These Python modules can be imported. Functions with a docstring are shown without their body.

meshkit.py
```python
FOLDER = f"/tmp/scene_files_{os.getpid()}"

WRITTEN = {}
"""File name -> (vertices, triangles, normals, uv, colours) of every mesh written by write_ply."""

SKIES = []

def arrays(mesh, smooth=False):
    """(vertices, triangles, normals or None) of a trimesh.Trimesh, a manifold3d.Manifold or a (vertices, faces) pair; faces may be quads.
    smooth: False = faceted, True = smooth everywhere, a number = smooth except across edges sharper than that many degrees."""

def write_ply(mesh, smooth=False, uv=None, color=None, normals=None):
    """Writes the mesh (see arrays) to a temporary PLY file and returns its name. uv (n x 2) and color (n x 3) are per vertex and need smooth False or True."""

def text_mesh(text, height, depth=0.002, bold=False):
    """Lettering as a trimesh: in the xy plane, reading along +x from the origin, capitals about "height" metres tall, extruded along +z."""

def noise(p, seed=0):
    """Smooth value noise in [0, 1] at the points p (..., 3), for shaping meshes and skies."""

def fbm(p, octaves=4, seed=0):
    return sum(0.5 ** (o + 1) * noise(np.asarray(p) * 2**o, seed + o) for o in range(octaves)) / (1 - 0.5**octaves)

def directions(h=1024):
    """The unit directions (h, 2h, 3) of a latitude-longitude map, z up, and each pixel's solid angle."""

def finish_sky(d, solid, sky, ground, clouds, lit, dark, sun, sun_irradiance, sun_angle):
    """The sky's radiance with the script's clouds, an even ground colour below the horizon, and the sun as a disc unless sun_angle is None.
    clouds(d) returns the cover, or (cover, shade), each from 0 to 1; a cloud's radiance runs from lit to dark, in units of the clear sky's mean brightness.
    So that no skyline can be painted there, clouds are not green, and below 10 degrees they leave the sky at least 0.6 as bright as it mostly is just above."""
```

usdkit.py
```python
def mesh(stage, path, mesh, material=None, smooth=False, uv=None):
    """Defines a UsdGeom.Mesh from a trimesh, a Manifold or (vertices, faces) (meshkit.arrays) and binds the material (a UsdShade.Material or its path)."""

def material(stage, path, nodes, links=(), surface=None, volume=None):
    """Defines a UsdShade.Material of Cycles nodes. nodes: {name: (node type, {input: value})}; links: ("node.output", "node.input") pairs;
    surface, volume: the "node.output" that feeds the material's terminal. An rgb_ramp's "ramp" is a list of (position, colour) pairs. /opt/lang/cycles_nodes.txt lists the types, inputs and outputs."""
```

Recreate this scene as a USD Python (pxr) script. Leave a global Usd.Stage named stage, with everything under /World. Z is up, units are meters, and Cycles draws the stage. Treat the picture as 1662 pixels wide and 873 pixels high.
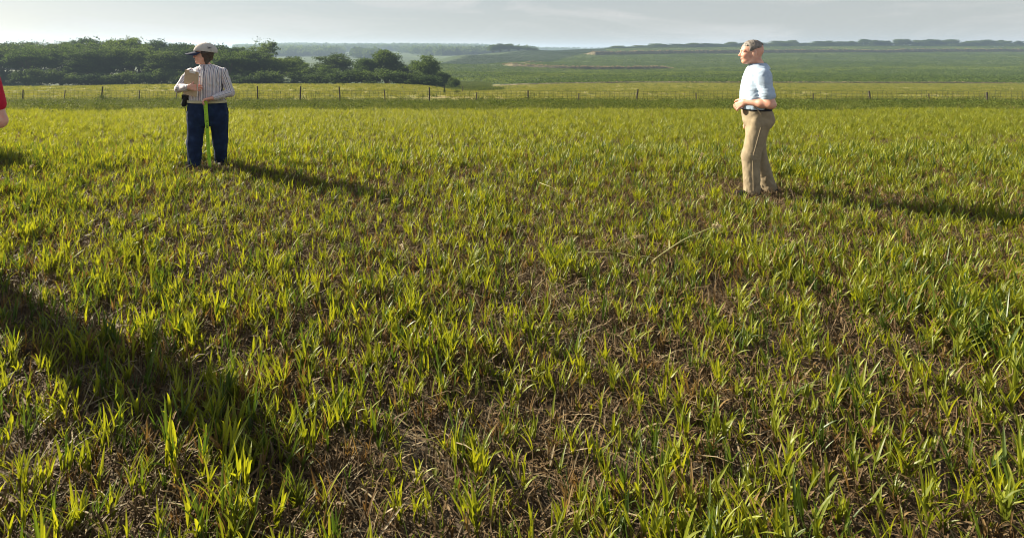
import math
import numpy as np
import trimesh
from scipy.interpolate import PchipInterpolator
from scipy.spatial import cKDTree
from pxr import Usd, UsdGeom, UsdLux, UsdShade, Sdf, Gf, Vt
import usdkit, meshkit

# ------------------------------------------------------------------ camera, sky, sun, exposure
stage = Usd.Stage.CreateInMemory()
UsdGeom.SetStageUpAxis(stage, UsdGeom.Tokens.z)
UsdGeom.SetStageMetersPerUnit(stage, 1.0)
UsdGeom.Xform.Define(stage, '/World')
UsdGeom.Scope.Define(stage, '/World/Looks')
EYE = 1.57                      # height of the camera over the field, m
FPX, CX, HY = 906.0, 600.0, 82.0  # focal length, principal column and horizon row, in pixels of the 1662 px wide photograph
EXPOSURE = 1.6
cam = UsdGeom.Camera.Define(stage, '/World/camera')
cam.CreateProjectionAttr('perspective')
cam.CreateHorizontalApertureAttr(36.0)
cam.CreateVerticalApertureAttr(36.0 * 537 / 1024)
cam.CreateFocalLengthAttr(FPX / 1662 * 36)
cam.CreateHorizontalApertureOffsetAttr((831 - CX) / 1662 * 36)
cam.CreateVerticalApertureOffsetAttr(-(436.5 - HY) / 1662 * 36)
cam.CreateClippingRangeAttr(Gf.Vec2f(0.1, 20000))
cam.CreateExposureAttr(EXPOSURE)
cam.AddTranslateOp().Set(Gf.Vec3d(0, 0, EYE))
cam.AddRotateXOp().Set(90.0)

SUN_EL = math.radians(28)
SUN_AZ = math.atan2(-0.82, 0.57)          # atan2(x, y): the sun stands off the frame to the left, ahead of the camera
S = np.array([math.sin(SUN_AZ) * math.cos(SUN_EL), math.cos(SUN_AZ) * math.cos(SUN_EL), math.sin(SUN_EL)])
sun = UsdLux.DistantLight.Define(stage, '/World/sun')
sun.CreateIntensityAttr(1.25)
sun.CreateAngleAttr(0.6)
sun.CreateNormalizeAttr(True)
sun.CreateColorAttr(Gf.Vec3f(1.0, 0.90, 0.72))
_x = np.cross([0, 0, 1], S); _x /= np.linalg.norm(_x); _y = np.cross(S, _x)
sun.AddTransformOp().Set(Gf.Matrix4d(*_x, 0, *_y, 0, *S, 0, 0, 0, 0, 1))

sky_mat = usdkit.material(stage, '/World/Looks/sky_air', {
    'sky': ('sky_texture', {'sky_type': 'single_scattering', 'sun_disc': False, 'sun_elevation': SUN_EL, 'sun_rotation': SUN_AZ,
                            'air_density': 1.0, 'aerosol_density': 1.0, 'ozone_density': 1.0, 'altitude': 300.0}),
    'tc': ('texture_coordinate', {}),
    'sep': ('separate_xyz', {}),
    'thin': ('map_range', {'from_min': 0.0, 'from_max': 0.7, 'to_min': 0.86, 'to_max': 0.35, 'clamp': True}),    # the hazy veil thins out towards the zenith
    'map': ('mapping', {'scale': (1.0, 1.0, 6.0)}),
    'n': ('noise_texture', {'scale': 2.6, 'detail': 6.0, 'roughness': 0.6, 'distortion': 0.8}),
    'fr': ('map_range', {'from_min': 0.47, 'from_max': 0.68, 'to_min': 0.0, 'to_max': 0.75, 'clamp': True}),
    'veil': ('mix', {'mix_type': 'mix', 'color2': (3.25, 3.33, 3.33)}),
    'cloud': ('mix', {'mix_type': 'mix', 'color2': (4.9, 4.8, 4.65)}),
    'bg': ('background_shader', {'strength': 0.05}),
}, [('tc.generated', 'map.vector'), ('map.vector', 'n.vector'), ('tc.generated', 'sep.vector'), ('sep.z', 'thin.value'), ('thin.result', 'veil.fac'), ('sky.color', 'veil.color1'),
    ('n.fac', 'fr.value'), ('fr.result', 'cloud.fac'), ('veil.color', 'cloud.color1'), ('cloud.color', 'bg.color')], surface='bg.background')
sky = UsdLux.DomeLight.Define(stage, '/World/sky')
UsdShade.MaterialBindingAPI.Apply(sky.GetPrim()).Bind(sky_mat)
sky.GetPrim().SetCustomDataByKey('kind', 'structure')

# ------------------------------------------------------------------ helpers
RNG = np.random.default_rng(11)
_taken = {}


def path_for(name, parent='/World'):
    key = (str(parent), name)
    n = _taken.get(key, 0)
    _taken[key] = n + 1
    return f'{parent}/{name}' + (f'_{n:03d}' if n else '')


def describe(prim, label=None, cat=None, group=None, kind=None):
    for k, v in (('label', label), ('category', cat), ('group', group), ('kind', kind)):
        if v:
            prim.SetCustomDataByKey(k, v)
    return prim


def thing(name, label, cat, loc=(0, 0, 0), rz=0.0, scale=(1, 1, 1), group=None):
    x = UsdGeom.Xform.Define(stage, path_for(name))
    x.AddTranslateOp().Set(Gf.Vec3d(*map(float, loc)))
    x.AddRotateZOp().Set(math.degrees(rz))
    x.AddScaleOp().Set(Gf.Vec3f(*map(float, scale)))
    describe(x.GetPrim(), label, cat, group)
    return str(x.GetPath())


def copy_of(first, name, label, cat, loc, rz=0.0, scale=(1, 1, 1), group=None):
    p = thing(name, label, cat, loc, rz, scale, group)
    prim = stage.GetPrimAtPath(p)
    prim.GetReferences().AddInternalReference(first)
    prim.SetInstanceable(True)
    return p


def part(name, mesh, mat, parent='/World', smooth=False, uv=None, label=None):
    m = usdkit.mesh(stage, path_for(name, parent), mesh, mat, smooth, uv)
    if label:
        describe(m.GetPrim(), label)
    return str(m.GetPath())


def solo(name, mesh, mat, label=None, cat=None, group=None, kind=None, smooth=False):
    p = part(name, mesh, mat, '/World', smooth)
    describe(stage.GetPrimAtPath(p), label, cat, group, kind)
    return p


def look(name, nodes, links=(), surface='p.BSDF', volume=None):
    return usdkit.material(stage, f'/World/Looks/{name}', nodes, links, surface=surface, volume=volume)


def plain(name, color, rough=0.6, spec=0.3, noise=None, amount=0.25, metallic=0.0, bump=0.0):
    """A principled material whose colour is mottled by noise of the given scale, in object space."""
    nodes = {'p': ('principled_bsdf', {'base_color': color, 'roughness': rough, 'specular_ior_level': spec, 'metallic': metallic})}
    links = []
    if noise:
        c = np.array(color)
        nodes.update({'t': ('texture_coordinate', {}), 'n': ('noise_texture', {'scale': noise, 'detail': 4.0}),
                      'r': ('rgb_ramp', {'ramp': [(0.3, tuple(c * (1 - amount))), (0.7, tuple(np.minimum(c * (1 + amount), 0.95)))]})})
        links = [('t.object', 'n.vector'), ('n.fac', 'r.fac'), ('r.color', 'p.base_color')]
        if bump:
            nodes['b'] = ('bump', {'strength': bump, 'distance': 0.004})
            links += [('n.fac', 'b.height'), ('b.normal', 'p.normal')]
    return look(name, nodes, links)


def leafy(name, stops, translucency=0.4, tint=(1.15, 1.1, 0.6), rough=0.55, spec=0.35):
    """Thin foliage: colour drawn per leaf and per plant, sunlight passes through."""
    return look(name, {
        'g': ('geometry', {}), 'o': ('object_info', {}),
        'm': ('math', {'math_type': 'multiply_add', 'value2': 0.55, 'value3': 0.0}),
        'a': ('math', {'math_type': 'multiply_add', 'value2': 0.45, 'value3': 0.0}),
        'r': ('rgb_ramp', {'ramp': stops}),
        'tt': ('mix', {'mix_type': 'multiply', 'fac': 1.0, 'color2': tint}),
        'p': ('principled_bsdf', {'roughness': rough, 'specular_ior_level': spec}),
        't': ('translucent_bsdf', {}),
        'mix': ('mix_closure', {'fac': translucency}),
    }, [('g.random_per_island', 'm.value1'), ('o.random', 'a.value1'), ('m.value', 'a.value3'), ('a.value', 'r.fac'), ('r.color', 'p.base_color'),
        ('r.color', 'tt.color1'), ('tt.color', 't.color'), ('p.BSDF', 'mix.closure1'), ('t.BSDF', 'mix.closure2')], surface='mix.closure')


def join(meshes):
    vs, fs, n = [], [], 0
    for v, f in meshes:
        vs.append(v); fs.append(np.asarray(f) + n); n += len(v)
    return np.vstack(vs), np.vstack(fs)


def tube(points, radii, sides=6, cap=True):
    """A tube along points with a radius at each."""
    P = np.asarray(points, float); R = np.broadcast_to(np.asarray(radii, float), len(P))
    T = np.gradient(P, axis=0); T /= np.linalg.norm(T, axis=1, keepdims=True)
    ref = np.array([0, 0, 1.0]) if abs(T[:, 2]).mean() < 0.8 else np.array([1.0, 0, 0])
    A = np.cross(T, ref); A /= np.linalg.norm(A, axis=1, keepdims=True); B = np.cross(T, A)
    a = np.arange(sides) / sides * 2 * np.pi
    v = (P[:, None] + R[:, None, None] * (np.cos(a)[None, :, None] * A[:, None] + np.sin(a)[None, :, None] * B[:, None])).reshape(-1, 3)
    f = []
    for i in range(len(P) - 1):
        for j in range(sides):
            p, q = i * sides + j, i * sides + (j + 1) % sides
            f += [[p, q + sides, q], [p, p + sides, q + sides]]
    if cap:
        e = (len(P) - 1) * sides
        for j in range(1, sides - 1):
            f += [[0, j, j + 1], [e, e + j + 1, e + j]]
    return v, np.array(f)


def rot_z(a):
    c, s = math.cos(a), math.sin(a)
    return np.array([[c, -s, 0], [s, c, 0], [0, 0, 1.0]])


def quats(yaw, tilt, tdir):
    """Half quaternions: yaw about z, then a tilt about the horizontal direction tdir."""
    qz = np.stack([np.cos(yaw / 2), 0 * yaw, 0 * yaw, np.sin(yaw / 2)], 1)
    s = np.sin(tilt / 2)
    qt = np.stack([np.cos(tilt / 2), s * np.cos(tdir), s * np.sin(tdir), 0 * tilt], 1)
    w1, x1, y1, z1 = qt.T; w2, x2, y2, z2 = qz.T
    return np.stack([w1*w2-x1*x2-y1*y2-z1*z2, w1*x2+x1*w2+y1*z2-z1*y2, w1*y2-x1*z2+y1*w2+z1*x2, w1*z2+x1*y2-y1*x2+z1*w2], 1)


def scatter(name, protos, pos, q, scale, index, label, cat):
    """Uncountable cover: ONE PointInstancer. protos: list of (mesh, material)."""
    path = path_for(name)
    pi = UsdGeom.PointInstancer.Define(stage, path)
    rel = pi.CreatePrototypesRel()
    for k, (mesh, mat) in enumerate(protos):
        m = usdkit.mesh(stage, f'{path}/kind_{k:03d}', mesh, mat)
        rel.AddTarget(m.GetPath())
    pi.CreatePositionsAttr(Vt.Vec3fArray.FromNumpy(pos.astype(np.float32)))
    pi.CreateOrientationsAttr(Vt.QuathArray([Gf.Quath(float(a), float(b), float(c), float(d)) for a, b, c, d in q]))
    sc = scale if scale.ndim == 2 else np.repeat(scale[:, None], 3, 1)
    pi.CreateScalesAttr(Vt.Vec3fArray.FromNumpy(sc.astype(np.float32)))
    pi.CreateProtoIndicesAttr(Vt.IntArray.FromNumpy(index.astype(np.int32)))
    describe(pi.GetPrim(), label, cat, None, 'stuff')


def fbm2(x, y, s, seed=0, octaves=4):
    return meshkit.fbm(np.stack([np.asarray(x, float) / s, np.asarray(y, float) / s, 0 * np.asarray(x, float) + 3.7], -1), octaves, seed)


# ------------------------------------------------------------------ the lie of the land
# Heights along lines of sight from the camera's spot: how high each stretch of ground stands (row of the photograph at a distance).
def _profile(rows):
    d, y = np.array(rows, float).T
    return d, EYE - (y - HY) * d / FPX


_near = [(7.4, 274.2), (12, 225.0), (22, 188.5), (30, 177.5), (45, 167.2)]
_cols = {
    -260: _near + [(60, 158.5), (80, 149.5), (100, 144.5), (112, 143), (135, 143.5), (160, 139), (220, 120), (320, 100), (600, 92), (1200, 88), (2400, 83), (4500, 82)],
    0: _near + [(60, 158.5), (80, 149), (100, 143.8), (112, 142.5), (135, 144), (160, 139), (220, 120), (320, 104), (600, 95), (1200, 88), (2400, 83), (4500, 82)],
    300: _near + [(60, 157), (80, 146.5), (100, 140.5), (110, 138.7), (135, 144), (160, 141), (220, 126), (320, 112), (600, 100), (1200, 90), (2400, 82), (4500, 82)],
    500: _near + [(60, 156), (80, 146), (100, 139.5), (110, 138), (135, 145), (170, 141), (220, 135), (320, 124), (600, 104), (1200, 88), (1800, 81), (2400, 77), (4500, 82)],
    630: _near + [(60, 156), (80, 146), (100, 139.5), (108, 138.3), (135, 145), (170, 141), (220, 136), (320, 124), (450, 114), (600, 105), (1200, 88), (1800, 81), (2400, 77), (4500, 82)],
    680: _near + [(60, 157), (80, 147), (95, 142), (104, 140.5), (135, 147), (170, 143), (220, 136), (320, 121), (410, 107), (450, 103), (520, 104), (700, 101), (1200, 88), (1800, 81), (2400, 77), (4500, 82)],
    760: _near + [(60, 159), (76, 152), (88, 149), (100, 150), (135, 149), (170, 144), (215, 138), (320, 119.5), (400, 108.5), (445, 105.5), (500, 106), (560, 96), (620, 88.3), (680, 89.5), (800, 93), (1200, 89), (1800, 82), (2400, 77.5), (4500, 82)],
    860: _near + [(60, 160.5), (76, 154), (95, 149), (130, 143), (165, 139.5), (200, 137), (320, 120), (400, 108), (450, 100.2), (495, 102.5), (560, 97.5), (630, 89), (700, 82.3), (770, 84.5), (900, 88), (1200, 89), (1800, 85.5), (2400, 82.5), (4500, 82)],
    960: _near + [(60, 161), (76, 155), (95, 149.5), (130, 142), (165, 138), (190, 135.8), (320, 120), (420, 108), (520, 98), (600, 90.5), (640, 86.8), (680, 88.6), (730, 84), (790, 80.3), (860, 83), (1000, 89), (1800, 86), (2400, 83), (4500, 81.5)],
    1100: _near + [(60, 161), (76, 155), (95, 149.5), (130, 142), (165, 137.5), (185, 135.3), (320, 119), (420, 108.5), (520, 99), (600, 92), (700, 83.8), (800, 78.2), (880, 80.5), (1000, 86), (1800, 86), (2400, 83.5), (4500, 82)],
    1400: _near + [(60, 161), (76, 155), (95, 149.5), (130, 142), (165, 138), (190, 135.5), (320, 118), (420, 107), (520, 98), (600, 91), (700, 83), (800, 76.0), (880, 78.5), (1000, 83), (1800, 85), (2400, 83.5), (4500, 82)],
    1900: _near + [(60, 161), (76, 155), (95, 150), (130, 143), (165, 139), (190, 137), (320, 119), (420, 109), (520, 100), (600, 93), (700, 85), (800, 79), (880, 80), (1000, 83), (1800, 85), (2400, 83.5), (4500, 82)],
}
_LD = np.linspace(math.log(7.4), math.log(4500), 500)
_TAB = np.stack([PchipInterpolator(np.log(_profile(v)[0]), _profile(v)[1])(_LD) for v in _cols.values()])
_fine = np.linspace(-260, 1900, 241)
_TAB = PchipInterpolator(np.array(list(_cols), float), _TAB, axis=0)(_fine)


def land(x, y):
    """Height of the ground at x, y (arrays)."""
    x, y = np.broadcast_arrays(np.asarray(x, float), np.asarray(y, float))
    d = np.clip(y, 7.4, 4499)
    px = np.clip(CX + FPX * x / d, -260, 1899.9)
    i = (px + 260) / (2160 / 240); j = (np.log(d) - _LD[0]) / (_LD[1] - _LD[0])
    i0 = np.clip(i.astype(int), 0, 239); j0 = np.clip(j.astype(int), 0, 498)
    a, b = i - i0, j - j0
    z = (1-a)*(1-b)*_TAB[i0, j0] + a*(1-b)*_TAB[i0+1, j0] + (1-a)*b*_TAB[i0, j0+1] + a*b*_TAB[i0+1, j0+1]
    z = np.where(y < 7.4, 0.0, z)
    rough = np.clip((y - 26) / 8, 0, 1) * np.clip((47 - y) / 6, 0, 1)      # the rank strip in front of the fence is lumpy
    z = z + 0.30 * rough * (fbm2(x, y, 2.3, 5) - 0.45)
    z = z + (fbm2(x, y, 9.0, 7) - 0.5) * 0.5 * np.clip((y - 45) / 30, 0, 1) * np.clip((130 - y) / 30, 0, 1)
    swell = np.clip((y - 195) / 60, 0, 1) * np.clip((px - 640) / 60, 0, 1) * np.clip((760 - y) / 60, 0, 1)
    z = z + 5.5 * (fbm2(x * 0.6, y, 95.0, 41, 3) - 0.5) * swell
    z = z + 22.0 * (fbm2(x, y, 420.0, 43, 3) - 0.5) * np.clip((y - 900) / 500, 0, 1) * np.clip((1150 - px) / 150, 0, 1)
    return z + 0.035 * (fbm2(x, y, 0.55, 2) - 0.5) * np.clip((30 - y) / 10, 0, 1)


def at(px, d):
    """The point of the ground at distance d that stands in column px of the photograph."""
    x = (px - CX) * d / FPX
    return np.array([x, d, float(land(x, d))])


_rows = np.concatenate([np.linspace(-90, -2, 24), np.arange(-1, 12, 0.12), np.geomspace(12, 60, 90)[0:], np.geomspace(61.5, 1000, 150), np.geomspace(1040, 4400, 50)])
_s = np.linspace(-1, 1, 301); _s = np.sign(_s) * (0.35 * np.abs(_s) + 0.65 * np.abs(_s) ** 2)
_Y = np.repeat(_rows[:, None], len(_s), 1)
_X = _s[None, :] * (22 + 1.75 * np.maximum(_rows, 0))[:, None]
_Z = land(_X, _Y)
_V = np.stack([_X, _Y, _Z], -1).reshape(-1, 3)
_n = len(_s)
_i, _j = np.meshgrid(np.arange(len(_rows) - 1), np.arange(_n - 1), indexing='ij')
_a = (_i * _n + _j).ravel()
_F = np.stack([_a, _a + 1, _a + _n + 1, _a + _n], 1)
_C = _V[_F].mean(1)
_pxc = CX + FPX * _C[:, 0] / np.maximum(_C[:, 1], 7.4)


def crop_edge(px):
    """Distance of the near edge of the crop field in each column."""
    return np.interp(px, [600, 650, 700, 800, 860, 960, 1100, 1300, 1900], [330, 330, 250, 212, 200, 191, 187, 189, 190])


def crop_top(px):
    return np.interp(px, [600, 680, 760, 860, 960, 1100, 1400, 1900], [380, 470, 600, 720, 830, 850, 850, 850])


_cls = np.full(len(_F), 1)
_cls[_C[:, 1] < 25.5] = 0
_cls[_C[:, 1] > 125] = 3
_cls[(_pxc > 800) & (_C[:, 1] > 125) & (_C[:, 1] < crop_edge(_pxc) + 2)] = 1
_cls[(_pxc > 640) & (_C[:, 1] > crop_edge(_pxc)) & (_C[:, 1] < crop_top(_pxc))] = 2


_ridge = np.interp(_pxc, [600, 680, 760, 860, 960, 1000], [380, 420, 462, 470, 652, 720])
_cls[(_cls == 2) & (_C[:, 1] > _ridge) & (_pxc < 985)] = 4


def soil_look(name, stops, scale, bump, bscale):
    return look(name, {'g': ('geometry', {}), 'n': ('noise_texture', {'scale': scale, 'detail': 6.0, 'roughness': 0.65}), 'r': ('rgb_ramp', {'ramp': stops}),
                       'n2': ('noise_texture', {'scale': bscale, 'detail': 5.0, 'roughness': 0.7}), 'b': ('bump', {'strength': 0.9, 'distance': bump}),
                       'p': ('principled_bsdf', {'roughness': 0.9, 'specular_ior_level': 0.15})},
                [('g.position', 'n.vector'), ('g.position', 'n2.vector'), ('n2.fac', 'b.height'), ('b.normal', 'p.normal'), ('n.fac', 'r.fac'), ('r.color', 'p.base_color')])


M_soil = soil_look('field_soil', [(0.3, (0.055, 0.04, 0.028)), (0.5, (0.10, 0.075, 0.05)), (0.7, (0.17, 0.135, 0.09))], 7.0, 0.02, 60.0)
M_pasture = soil_look('pasture_turf', [(0.3, (0.13, 0.145, 0.03)), (0.5, (0.20, 0.19, 0.055)), (0.68, (0.27, 0.22, 0.10))], 0.09, 0.12, 3.0)
M_far = soil_look('far_land', [(0.35, (0.025, 0.042, 0.016)), (0.6, (0.05, 0.075, 0.025)), (0.75, (0.13, 0.14, 0.06))], 0.006, 0.5, 0.2)
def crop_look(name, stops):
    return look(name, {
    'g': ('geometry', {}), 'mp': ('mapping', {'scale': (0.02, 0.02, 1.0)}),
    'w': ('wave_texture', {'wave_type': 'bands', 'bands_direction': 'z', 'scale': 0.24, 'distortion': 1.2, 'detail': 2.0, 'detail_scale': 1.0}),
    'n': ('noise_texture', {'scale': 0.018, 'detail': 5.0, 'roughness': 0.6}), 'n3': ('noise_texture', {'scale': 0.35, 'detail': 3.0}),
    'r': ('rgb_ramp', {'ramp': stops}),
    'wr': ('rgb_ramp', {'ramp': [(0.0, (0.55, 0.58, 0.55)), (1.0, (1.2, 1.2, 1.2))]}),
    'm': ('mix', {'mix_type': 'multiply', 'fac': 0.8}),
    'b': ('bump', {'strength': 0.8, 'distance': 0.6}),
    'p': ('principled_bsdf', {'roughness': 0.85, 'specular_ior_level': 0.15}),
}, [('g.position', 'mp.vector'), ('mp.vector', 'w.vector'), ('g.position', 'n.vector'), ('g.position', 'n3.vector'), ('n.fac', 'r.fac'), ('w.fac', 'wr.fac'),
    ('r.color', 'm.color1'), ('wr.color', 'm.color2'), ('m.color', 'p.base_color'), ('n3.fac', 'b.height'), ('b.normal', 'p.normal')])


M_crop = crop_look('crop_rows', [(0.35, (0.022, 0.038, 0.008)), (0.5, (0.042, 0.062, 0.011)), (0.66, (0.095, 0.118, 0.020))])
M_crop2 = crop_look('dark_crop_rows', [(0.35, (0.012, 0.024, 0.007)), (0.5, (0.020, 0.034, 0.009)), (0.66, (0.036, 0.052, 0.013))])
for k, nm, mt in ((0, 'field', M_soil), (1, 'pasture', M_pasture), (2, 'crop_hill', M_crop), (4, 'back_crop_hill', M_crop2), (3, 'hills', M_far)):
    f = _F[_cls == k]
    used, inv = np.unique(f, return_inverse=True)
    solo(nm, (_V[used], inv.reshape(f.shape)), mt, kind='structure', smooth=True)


def row_of(px, d):
    x = (px - CX) * d / FPX
    return HY + (EYE - land(x, d)) / d * FPX


def depth_seen(px, row, lo=186, hi=820):
    """Distance at which the hill in column px stands as high as the given row."""
    d = np.linspace(lo, hi, 600)
    r = row_of(np.full_like(d, px), d)
    k = np.argmax(r <= row)
    return float(d[k])


# ------------------------------------------------------------------ woodland and trees
M_bark = plain('bark', (0.075, 0.06, 0.045), 0.9, 0.1, 9.0, 0.4)
M_leaf = {
    'deep': leafy('leaves_deep_green', [(0.0, (0.03, 0.055, 0.02)), (0.5, (0.075, 0.11, 0.036)), (1.0, (0.20, 0.22, 0.085))], 0.42, (1.15, 1.1, 0.6), 0.85, 0.08),
    'mid': leafy('leaves_mid_green', [(0.0, (0.05, 0.085, 0.022)), (0.6, (0.11, 0.155, 0.04)), (1.0, (0.20, 0.225, 0.07))], 0.42, (1.15, 1.1, 0.6), 0.85, 0.08),
    'pale': leafy('leaves_pale_green', [(0.0, (0.06, 0.10, 0.025)), (0.6, (0.095, 0.14, 0.035)), (1.0, (0.15, 0.18, 0.05))], 0.4, (1.15, 1.1, 0.6), 0.85, 0.08),
}


def leaf_cards(rng, centres, normals_up, size, aspect=0.6):
    n = len(centres)
    nrm = rng.normal(size=(n, 3)); nrm[:, 2] = np.abs(nrm[:, 2]) + normals_up
    nrm /= np.linalg.norm(nrm, axis=1, keepdims=True)
    t = np.cross(nrm, rng.normal(size=(n, 3))); t /= np.linalg.norm(t, axis=1, keepdims=True)
    b = np.cross(nrm, t)
    s = size * rng.uniform(0.6, 1.3, (n, 1))
    v = np.stack([centres - t * s, centres - b * s * aspect, centres + t * s, centres + b * s * aspect], 1).reshape(-1, 3)
    k = np.arange(n)[:, None] * 4
    return v, np.vstack([k + [0, 1, 2], k + [0, 2, 3]])


def tree_meshes(seed, H, R, base, clumps, leaves, leaf=0.30, flat=0.45, top=1.0, spread=1.25, airy=0.0):
    """(trunk mesh with limbs, crown mesh) of a broadleaf tree H tall, crown radius R from height base up."""
    rng = np.random.default_rng(seed)
    u = rng.normal(size=(clumps, 3)); u /= np.linalg.norm(u, axis=1, keepdims=True)
    u[:, 2] = np.where(u[:, 2] < -0.35, -u[:, 2], u[:, 2])
    rad = rng.uniform(0.45, 1.0, (clumps, 1)) ** 0.6
    lobes = 1 + 0.22 * np.sin(3 * np.arctan2(u[:, 1], u[:, 0]) + seed)[:, None] + rng.normal(0, 0.08, (clumps, 1))
    c = u * rad * lobes * [R, R, (H - base) / 2 * top] + [0, 0, (H + base) / 2]
    c[:, 2] = np.minimum(c[:, 2], H)
    meshes = [tube([[0, 0, -1.0], [0.1, 0, base * 0.6], [0.15 * rng.normal(), 0.15 * rng.normal(), base + 1.0], [0.3 * rng.normal(), 0.3 * rng.normal(), H * 0.75]],
                   [0.035 * H, 0.028 * H, 0.02 * H, 0.004 * H], 8)]
    for k in rng.choice(clumps, min(clumps, 16), replace=False):
        z0 = rng.uniform(0.7, 1.3) * base + 0.4
        p0 = np.array([0, 0, min(z0, c[k, 2] - 0.2)]); p1 = c[k]
        m = (p0 + p1) / 2 + [0, 0, 0.15 * np.linalg.norm(p1 - p0)] * np.array([1, 1, rng.uniform(-0.4, 1)])
        meshes.append(tube([p0, m, p1], [0.012 * H, 0.008 * H, 0.003 * H], 5, False))
    per = (leaves * rng.uniform(0.5, 1.4, clumps)).astype(int)
    sizes = spread * rng.uniform(0.7, 1.3, clumps)
    cc = np.repeat(c, per, 0) + rng.normal(size=(per.sum(), 3)) * np.repeat(sizes, per)[:, None] * [0.62, 0.62, 0.62 * flat]
    return join(meshes), leaf_cards(rng, cc, 0.35, leaf)


TREE_KINDS = {
    'spreading_pale': (tree_meshes(11, 12, 6.0, 2.2, 80, 120, 0.27, 0.40, 1.0, 1.35), 'mid'),
    'layered_pale': (tree_meshes(12, 11, 6.6, 2.8, 70, 120, 0.27, 0.32, 0.95, 1.5), 'mid'),
    # name: (meshes, leaf material)
    'spreading': (tree_meshes(1, 12, 6.0, 2.2, 100, 130, 0.27, 0.36, 1.0, 1.5), 'deep'),
    'layered': (tree_meshes(2, 11, 6.6, 2.8, 90, 130, 0.27, 0.30, 0.9, 1.7), 'deep'),
    'dense': (tree_meshes(3, 12, 5.0, 0.3, 100, 130, 0.27, 0.5, 1.0, 1.35), 'deep'),
    'round': (tree_meshes(4, 9, 4.3, 0.2, 95, 125, 0.24, 0.55, 1.0, 1.2), 'mid'),
    'tall': (tree_meshes(5, 11, 4.0, 0.2, 100, 125, 0.25, 0.6, 1.05, 1.2), 'mid'),
    'airy': (tree_meshes(6, 12, 4.2, 4.5, 42, 70, 0.26, 0.5, 1.0, 0.95), 'mid'),
    'bright': (tree_meshes(7, 9, 4.4, 0.4, 85, 120, 0.25, 0.55, 1.0, 1.15), 'pale'),
    'thicket': (tree_meshes(8, 4.2, 3.2, 0.3, 45, 110, 0.22, 0.5, 1.0, 1.0), 'deep'),
    'thicket_pale': (tree_meshes(9, 4.5, 3.2, 0.3, 45, 100, 0.22, 0.5, 1.0, 1.0), 'pale'),
}
_first_tree = {}
TREE_SIZE = {'spreading_pale': (12, 6.0), 'layered_pale': (11, 6.6), 'spreading': (12, 6.0), 'layered': (11, 6.6), 'dense': (12, 5.0), 'round': (9, 4.3), 'tall': (11, 4.0), 'airy': (12, 4.2), 'bright': (9, 4.4), 'thicket': (4.2, 3.2), 'thicket_pale': (4.5, 3.2)}


def plant_tree(kind, px, d, row_top, width_px, label, group=None, name='broadleaf_tree', cat='tree', rz=None):
    """A tree whose crown top reaches row_top and whose crown is width_px wide, standing at distance d."""
    p = at(px, d)
    h0, r0 = TREE_SIZE[kind]
    ztop = EYE - (row_top - HY) * d / FPX
    sz = (ztop - p[2]) / h0
    sx = width_px * d / FPX / 2 / (r0 * 1.12)
    rz = RNG.uniform(0, 6.28) if rz is None else rz
    if kind in _first_tree:
        return copy_of(_first_tree[kind], name, label, cat, p, rz, (sx, sx, sz), group)
    t = thing(name, label, cat, p, rz, (sx, sx, sz), group)
    (trunk, crown), m = TREE_KINDS[kind]
    part('trunk', trunk, M_bark, t)
    part('crown', crown, M_leaf[m], t)
    _first_tree[kind] = t
    return t


WOOD = 'woodland trees behind the pasture'
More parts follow.
